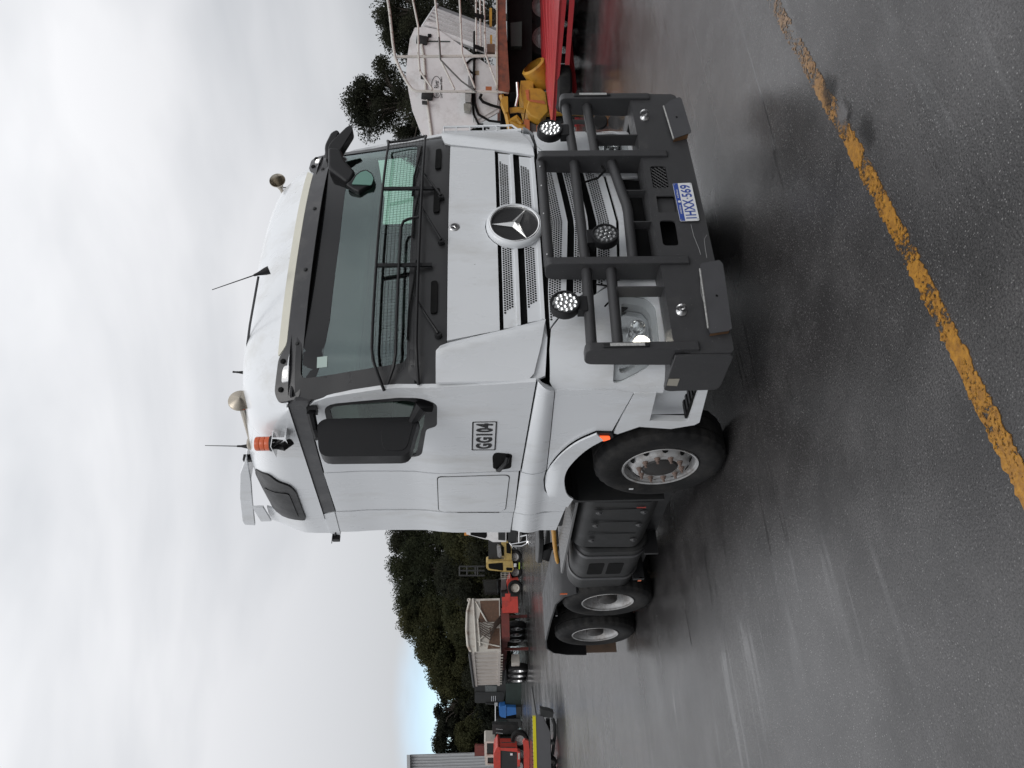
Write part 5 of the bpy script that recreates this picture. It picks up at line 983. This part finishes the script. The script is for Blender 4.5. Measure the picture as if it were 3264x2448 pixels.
B.prism('junction_box', HOPG, 'S', [(1493, 252), (1493, 285), (1503, 285), (1503, 252)], -.12, -.04); B.prism('warning_label', mat('label_tan', (.35, .27, .17), .6, var=.3, vs_=10), 'S', [(1507, 231), (1507, 245), (1527, 245), (1527, 231)], -.036, -.032, parent=bh); B.prism('red_tag', ORG, 'S', [(1548, 292), (1548, 304), (1567, 304), (1567, 292)], -.25, -.2)
B.prism('ladder_mark', DKG, 'S', [(1358, 137), (1358, 140), (1435, 140), (1435, 137)], -.02, -.005, parent=bh); B.prism('socket', VOID, 'S', [(1365, 116), (1365, 126), (1376, 126), (1376, 116)], -.03, -.002, parent=bh)
def lettering(x, y, txt, w, h, name):
    c = B.p('S', x, y); textmb(txt, Vector((c.x, -.004, c.z)), (1, 0, 0), (0, 0, 1), w, h, bold=.01).build(name, VOID, bh)
lettering(1400, 317, 'Trout', .17, .11, 'lettering'); lettering(1400, 286, 'River', .18, .11, 'lettering'); lettering(1411, 317, 'Live Bottom Trailers', .48, .05, 'lettering')
c = B.p('S', 1392, 283); q = MB(); q.tube([(c.x+.245*math.cos(i*math.pi/20), -.006, c.z+.115*math.sin(i*math.pi/20)) for i in range(41)], .005, 5, False); q.build('lettering_oval', VOID, bh)
q = MB(); q.box((-1.0, .3, .55), (1.2, 1.2, 1.45)); q.build('undercarriage', VOID, B.root)
for xx in (-1.0, .9): q = MB(); q.lathe([(.25, 0), (.45, -.02), (.5, .04), (.5, .26), (.45, .32), (.25, .3)], (xx, 2.2, .5), (1, 0, 0), 24); q.build('wheel', RUB, B.root)
for xx in (-.6, .6): q = MB(); q.box((xx-.06, .6, 0), (xx+.06, .72, .6)); q.build('landing_leg', VOID, B.root)

# --- rusty platform trailer with white tube railing
B = BG('platform_trailer', 'rusty flat platform trailer with worn white tube railing', 'trailer', 17, 'S', 1800, 150)
B.prism('deck_edge', RUST, 'S', [(1584, -260), (1584, 0), (1588, 290), (1620, 297), (1625, 285), (1612, 60), (1614, -260)], 0, .12); B.prism('deck_lip', mat('lip_tan', (.42, .38, .30), .6, var=.2), 'S', [(1581, -260), (1582, 285), (1586, 285), (1585, -260)], -.03, .1)
B.prism('deck_floor', RUST, 'S', [(1586, -260), (1590, 280), (1600, 280), (1596, -260)], .13, 2.2)
B.prism('deck_underside', VOID, 'S', [(1622, -260), (1628, 270), (1700, 260), (1700, -260)], .5, 2.2); B.prism('engine_block', DKG, 'S', [(1628, 55), (1630, 130), (1665, 130), (1665, 50)], .3, .9)
for pts, r in (([(1236, 0), (1242, 40), (1252, 137), (1259, 183), (1278, 228), (1299, 266), (1314, 285), (1328, 291), (1352, 291)], .030),
               ([(1316, 0), (1333, 84), (1334, 175), (1337, 213), (1339, 228), (1379, 285)], .022), ([(1387, 0), (1400, 127), (1404, 190), (1449, 285)], .022),
               ([(1465, 0), (1473, 171), (1481, 195), (1514, 281)], .022), ([(1517, 0), (1518, 163)], .020), ([(1530, 0), (1532, 163)], .020), ([(1542, 0), (1548, 175), (1587, 281)], .020)):
    e0 = pts[0]; B.tube('rail_tube', WORNW, 'S', [(e0[0]-14, -260)]+pts, r, .0)
B.tube('rail_post', WORNW, 'S', [(1352, 291), (1622, 293)], .030, .0); B.tube('rail_post', WORNW, 'S', [(1263, 181), (1584, 178)], .034, .02)
for x, y in ((1517, 55), (1531, 58), (1517, 155), (1531, 160)): B.prism('rail_clamp', VOID, 'S', [(x-4, y-6), (x-4, y+6), (x+12, y+10), (x+12, y-2)], -.06, -.02)
for pts in ([(1399, 118), (1404, 190)], [(1404, 190), (1440, 228), (1470, 258), (1519, 294)]): B.tube('ratchet_strap', mat('strap_grey', (.10, .10, .095), .7), 'S', pts, .018, -.05)
B.prism('handle_bar', YEL, 'S', [(1560, 22), (1560, 80), (1568, 80), (1568, 22)], .1, .16); B.prism('handle_bar', YEL, 'S', [(1562, 108), (1562, 138), (1569, 138), (1569, 108)], .1, .16)
B.prism('winch_frame', BRN, 'S', [(1552, 140), (1552, 165), (1578, 168), (1578, 140)], .05, .3)
for yy in (20, 120, -120): B.wheel('S', 1800, yy, .45, .3, dd=.8)

# --- orange-yellow plant attachment
B = BG('road_profiler', 'orange-yellow road plant attachment behind the red trailer', 'machine', 16.6, 'B4', 1180, 1250)
B.prism('housing', YEL, 'B4', [(640, 1080), (700, 1035), (830, 1040), (885, 1090), (915, 1310), (820, 1410), (700, 1360), (650, 1290), (680, 1190)], 0, .7, bevel=.02); B.prism('lower_housing', YEL, 'B4', [(870, 1060), (1100, 1060), (1180, 1300), (900, 1320)], .1, .8)
B.prism('top_box', YEL, 'B4', [(590, 935), (590, 1060), (640, 1280), (690, 1200), (660, 1080), (740, 1040), (740, 925)], .1, .9)
c = B.p('B4', 800, 880, .2); q = MB(); q.lathe([(.2, -.22), (.26, -.25), (.28, -.2), (.28, .22), (.22, .25)], c, (.55, -.5, .5), 12); q.build('drum_guard', YEL, B.root); q = MB(); q.lathe([(0, .1), (.2, .1), (.21, -.18)], c, (.55, -.5, .5), 12); q.build('drum', VOID, B.root)
B.prism('side_strip', ORG, 'B4', [(640, 1070), (680, 1060), (690, 1180), (860, 1190), (880, 1230), (700, 1200), (660, 1180)], -.02, .0)
for pts in ([(360, 1120), (400, 1230), (440, 1420), (460, 1520)], [(460, 1300), (560, 1290), (640, 1310)], [(440, 1420), (560, 1480), (640, 1500)], [(450, 1440), (540, 1390), (600, 1460)]): B.tube('lift_arm', YEL, 'B4', pts, .06, .3, n=6)
B.prism('arm_plate', YEL, 'B4', [(355, 1150), (390, 1100), (440, 1100), (445, 1280), (410, 1290)], .2, .5); B.prism('red_shield', ORG, 'B4', [(640, 1345), (700, 1360), (710, 1660), (640, 1660)], .3, .6); B.prism('grey_shield', HOPG if 0 else mat('shield_grey', (.06, .055, .055), .6, var=.2), 'B4', [(705, 1375), (800, 1420), (1000, 1430), (1100, 1800), (705, 1800)], .35, .7)
B.prism('stay', ORG, 'B4', [(785, 1420), (800, 1420), (805, 1660), (788, 1660)], .30, .35); B.prism('stand', VOID, 'B4', [(900, 1060), (900, 1330), (1230, 1330), (1230, 1060)], .3, .9); B.tube('prop', STEEL, 'B4', [(545, 970), (555, 1130), (530, 1250)], .03, .0)
textmb('F', B.p('B4', 740, 1255)+Vector((0, -.006, 0)), (1, 0, 0), (0, 0, 1), .05, .07).build('painted_letter', VOID, B.root)

# --- low red trailer
RT = thing('plank_trailer', 'low red plant trailer with pointed drawbar and spare tyre', 'trailer', tuple(at('B4', 1250, 900, 15)*1)[:2]+(0,), 0)
rl = Vector(RT.location)
zt = .52; t0 = onp('B4', 955, 1512, 2, zt)-rl; n0 = onp('B4', 1045, 0, 2, zt)-rl; f0 = onp('B4', 735, 0, 2, zt)-rl
def ext(a, b, k): return a+(b-a)*k
n1_, f1_ = ext(t0, n0, 1.8), ext(t0, f0, 1.8)
q = MB(); q.add([t0, n1_, f1_, t0-Vector((0, 0, .04)), n1_-Vector((0, 0, .04)), f1_-Vector((0, 0, .04))], [(0, 1, 2), (5, 4, 3), (0, 3, 4, 1), (1, 4, 5, 2), (2, 5, 3, 0)]); dk = q.build('deck_plate', RED, RT)
for i in range(7):
    a, b = t0.lerp(n0, .0).lerp(f0, 0), None
    p0 = t0.lerp(f0, .06*i); e = (n0-t0); q = MB(); L0 = t0+(f0-n0)*0; s0 = t0.lerp(f0.lerp(n0, .12+i*.12), .15); s1 = t0.lerp(f0.lerp(n0, .12+i*.12), 1.8); q.tube([s0+Vector((0, 0, .003)), s1+Vector((0, 0, .003))], .008, 4); q.build('deck_seam', RED, dk)
q = MB(); dn = Vector((0, 0, -.17)); of = Vector((.0, .06, 0))
q.add([t0, n1_, n1_+dn, t0+dn*.35, t0+of, n1_+of, n1_+dn+of, t0+dn*.35+of], [(0, 3, 2, 1), (4, 5, 6, 7), (0, 1, 5, 4), (3, 7, 6, 2), (0, 4, 7, 3), (1, 2, 6, 5)]); q.build('side_rail', RED, RT)
q = MB(); m1 = t0.lerp(n0, .55)+dn; m2 = n1_+dn; q.add([m1, m2, m2+dn*.6, m1+dn*.5, m1+of, m2+of, m2+dn*.6+of, m1+dn*.5+of], [(0, 3, 2, 1), (4, 5, 6, 7), (0, 1, 5, 4), (3, 7, 6, 2), (0, 4, 7, 3), (1, 2, 6, 5)]); q.build('drop_rail', RED, RT)
a_ = at('B4', 1150, 400, 14.6)-rl; b_ = at('B4', 1232, 1150, 15.0)-rl; q = MB(); q.tube([a_, b_], .05, 4); lg_ = q.build('prop_leg', RED, RT)
q = MB(); q.lathe([(.03, -.06), (.085, -.06), (.085, .06), (.03, .06)], at('B4', 1258, 1120, 15)-rl, _f, 16); q.build('roller', mat('roller_grey', (.10, .09, .09), .6), lg_)
q = MB(); q.lathe([(.2, .10), (.34, .14), (.415, .10), (.43, .05), (.43, -.05), (.415, -.10), (.34, -.14), (.2, -.10)], at('B4', 1085, 1040, 14.9)-rl, (0, 0, 1), 36); q.build('spare_tyre', RUB, RT)
for (x0, y0, x1, y1, m_) in ((1010, 1395, 1110, 1450, DKM), (1060, 1440, 1105, 1500, DKM), (1225, 1380, 1285, 1470, RED), (1240, 1470, 1290, 1570, REDD)):
    a = at('B4', x0, y0, 15.2)-rl; b = at('B4', x1, y1, 15.2)-rl; q = MB(); q.box((min(a.x, b.x), a.y, min(a.z, b.z)), (max(a.x, b.x), a.y+.12, max(a.z, b.z))); q.build('coupling', m_, RT)
q = MB(); q.tube([at('B4', 1290, 1440, 15.1)-rl, at('B4', 1330, 1400, 15.1)-rl, at('B4', 1335, 1380, 15.1)-rl], .012, 6); q.build('coupling_pin', CHROME, RT)
jc = at('B4', 1520, 1430, 14.5)-rl; jc = onp('A1', 965, 400, 2, .12)-rl; q = MB(); q.lathe([(0, -.04), (.10, -.04), (.12, 0), (.10, .04), (0, .04)], jc, _f, 20); q.build('jockey_wheel', RUB, RT)
q = MB(); q.tube([jc, (jc.x, jc.y, zt), t0+Vector((0, 0, -.03))], .03, 6); q.build('jockey_post', DKM, RT)
for y_ in (-200, 250, 560):
    c = at('B4', 1225, y_, 15.6)-rl; c.z = .23; q = MB(); q.lathe([(.12, 0), (.20, -.02), (.23, .04), (.23, .2), (.20, .24), (.12, .22)], c, _f, 24); wq = q.build('wheel', RUB, RT)
p_ = at('B4', 1065, 65, 14.1)-rl; q = MB(); q.box((p_.x-.03, p_.y-.02, p_.z-.03), (p_.x+.12, p_.y, p_.z+.02)); q.build('white_reflector', PLW, RT)

# ================================================================== TREES
def leafmat(name, a, b):
    m = bpy.data.materials.new(name); m.use_nodes = True; n = m.node_tree.nodes; l = m.node_tree.links; p = n['Principled BSDF']
    c = n.new('ShaderNodeTexCoord'); t = n.new('ShaderNodeTexNoise'); t.inputs['Scale'].default_value = .55; t.inputs['Detail'].default_value = 5; l.new(c.outputs['Object'], t.inputs[0])
    r = n.new('ShaderNodeValToRGB'); r.color_ramp.elements[0].position = .35; r.color_ramp.elements[1].position = .68; r.color_ramp.elements[0].color = (*a, 1); r.color_ramp.elements[1].color = (*b, 1); l.new(t.outputs[0], r.inputs[0]); l.new(r.outputs[0], p.inputs['Base Color']); p.inputs['Roughness'].default_value = .8; p.inputs['Specular IOR Level'].default_value = .12
    tl_ = n.new('ShaderNodeBsdfTranslucent'); l.new(r.outputs[0], tl_.inputs[0]); xm = n.new('ShaderNodeMixShader'); xm.inputs[0].default_value = .4; l.new(p.outputs[0], xm.inputs[1]); l.new(tl_.outputs[0], xm.inputs[2]); l.new(xm.outputs[0], n['Material Output'].inputs[0])
    return m
LF1 = leafmat('gum_leaves', (.022, .028, .017), (.052, .058, .030)); LF2 = leafmat('olive_leaves', (.030, .035, .017), (.078, .076, .034)); LF3 = leafmat('dark_leaves', (.020, .023, .017), (.044, .046, .028))
BARK = mat('bark', (.10, .085, .07), .85, var=.3)
def tree(label, loc, h, r, seed, m, dens=1., low=.12, ls=.17, open_=0., cl=1., group=None, name='gum_tree', cat='tree'):
    rn = random.Random(seed); T_ = thing(name, label, cat, (loc[0], loc[1], 0), 0, group)
    q = MB(); top = Vector((rn.uniform(-.1, .1)*r, rn.uniform(-.1, .1)*r, h*.72)); tr = .018*h+.06
    q.tube([(0, 0, -.1), top*.35+Vector((.05*r, 0, 0)), top*.7, top], [tr, tr*.8, tr*.5, tr*.2], 8)
    cents = []; nc = int(46*dens*(1.75-.6*open_))
    for i in range(nc):
        th = rn.uniform(0, 2*math.pi); zf = rn.random()**.8; z = h*(low+(.95-low)*zf)
        prof = math.sin(math.pi*min(1, .18+.80*zf))**.6; rad_ = r*prof*(rn.random()**.45)*(1 if rn.random() > .15 else 1.15)
        c = Vector((math.cos(th)*rad_, math.sin(th)*rad_, z)); cents.append(c)
        if open_ or i % 3 == 0:
            b = top*min(1, max(.2, (z/h-.18)/.72)); mid = b.lerp(c, .5)+Vector((0, 0, .06*h)); q.tube([b, mid, c], [tr*.3, tr*.18, .015], 5)
    q.build('trunk', BARK, T_)
    vs = []; fs = []
    for c in cents:
        cr_ = cl*rn.uniform(.55, 1.0)*r*.30*(1-.35*open_); n_l = int(420*(1-.2*open_))
        for j in range(n_l):
            d = Vector((rn.gauss(0, 1), rn.gauss(0, 1), rn.gauss(0, .75))); d = d.normalized()*(rn.random()**.4)*cr_; p = c+d
            if p.z < .05: continue
            s = ls*rn.uniform(.5, 1.15); a = Vector((rn.gauss(0, 1), rn.gauss(0, 1), rn.gauss(-.4, 1))).normalized(); b = a.orthogonal().normalized(); b = (Matrix.Rotation(rn.uniform(0, 6.28), 3, a) @ b)
            o = len(vs); vs += [p-a*s*.5, p+b*s*.28, p+a*s*.5, p-b*s*.28]; fs.append((o, o+1, o+2, o+3))
    q = MB(); q.add(vs, fs); q.build('crown', m, T_, ang=180)
    return T_
def zrow(x, y, d): return at('S', x, y, d).z
def treeat(label, y, xtop, d, r, seed, m, **k): p = at('S', 1550, y, d); tree(label, (p.x, p.y), zrow(xtop, y, d), r, seed, m, **k)
G1 = 'trees along the far edge of the yard'
treeat('tall gum directly behind the cab, hidden in part', 1600, 1250, 60, 3.6, 11, LF1, dens=1.3, group=G1)
treeat('dark rounded gum just left of the truck cab', 1705, 1238, 62, 3.6, 12, LF3, dens=1.4, group=G1)
treeat('gum with sky gaps above the yellow cabbed tractor', 1800, 1236, 60, 3.3, 13, LF1, dens=1.3, group=G1)
treeat('gum behind the pivot end of the rusty tipper trailer', 1890, 1258, 61, 3.2, 14, LF1, dens=1.3, group=G1)
treeat('broad olive gum over the middle of the tipper trailer', 1975, 1275, 60, 3.2, 15, LF2, dens=1.4, group=G1)
treeat('gum sloping down over the white tipper side', 2055, 1325, 58, 3.0, 16, LF2, dens=1.4, group=G1)
treeat('shorter olive gum above the dark screening plant', 2125, 1362, 57, 2.6, 17, LF2, dens=1.3, group=G1)
treeat('small gum at the edge of the sky gap', 2180, 1398, 57, 2.0, 18, LF3, dens=1.0, open_=.5, group=G1)
treeat('spindly gum standing alone over the blue bin', 2255, 1375, 56, 1.9, 19, LF3, dens=.9, open_=.8, group=G1)
treeat('dark gum between blue bin and red tractor', 2310, 1388, 57, 2.3, 20, LF3, dens=1.2, open_=.4, group=G1)
treeat('dark gum next to the grey shed', 2370, 1380, 57, 2.3, 21, LF3, dens=1.2, open_=.4, group=G1)
treeat('tall gum hidden behind the truck cab roof line', 1480, 1255, 64, 4.2, 31, LF1, dens=1.2, group=G1)
G2 = 'shrubs under the far trees'
treeat('olive green shrub above the red tractor', 2345, 1460, 52, 1.9, 22, LF2, dens=.9, low=.05, group=G2, name='shrub', cat='shrub')
treeat('grey green shrub behind the blue bin', 2270, 1515, 52, 1.7, 23, LF3, dens=.8, low=.05, group=G2, name='shrub', cat='shrub')
treeat('dark shrub behind the screening plant', 2170, 1490, 54, 2.4, 24, LF3, dens=1., low=.05, group=G2, name='shrub', cat='shrub')
treeat('dark shrub behind the mast of the yard tractor', 1830, 1400, 54, 3.2, 25, LF3, dens=1.2, low=.05, group=G2, name='shrub', cat='shrub')
treeat('olive shrub behind the tipper trailer front', 1950, 1420, 54, 3.0, 26, LF2, dens=1.2, low=.05, group=G2, name='shrub', cat='shrub')
treeat('brownish shrub beside the orange tipper body', 1735, 1420, 54, 2.6, 27, LF2, dens=1., low=.05, group=G2, name='shrub', cat='shrub')
G3 = 'gums behind the right-hand trailers'
treeat('large open gum with bare limbs left of the white railing', 330, 1092, 36, 2.35, 41, LF3, dens=1.75, open_=.65, low=.25, ls=.12, cl=1.1, group=G3)
treeat('gum behind the white railing at the right edge', 60, 1195, 36, 2.4, 42, LF3, dens=1.9, open_=.5, low=.2, ls=.12, cl=1.1, group=G3)
treeat('low gum behind the windscreen guard', 455, 1255, 38, 1.7, 43, LF3, dens=1.1, open_=.6, low=.2, ls=.12, group=G3)
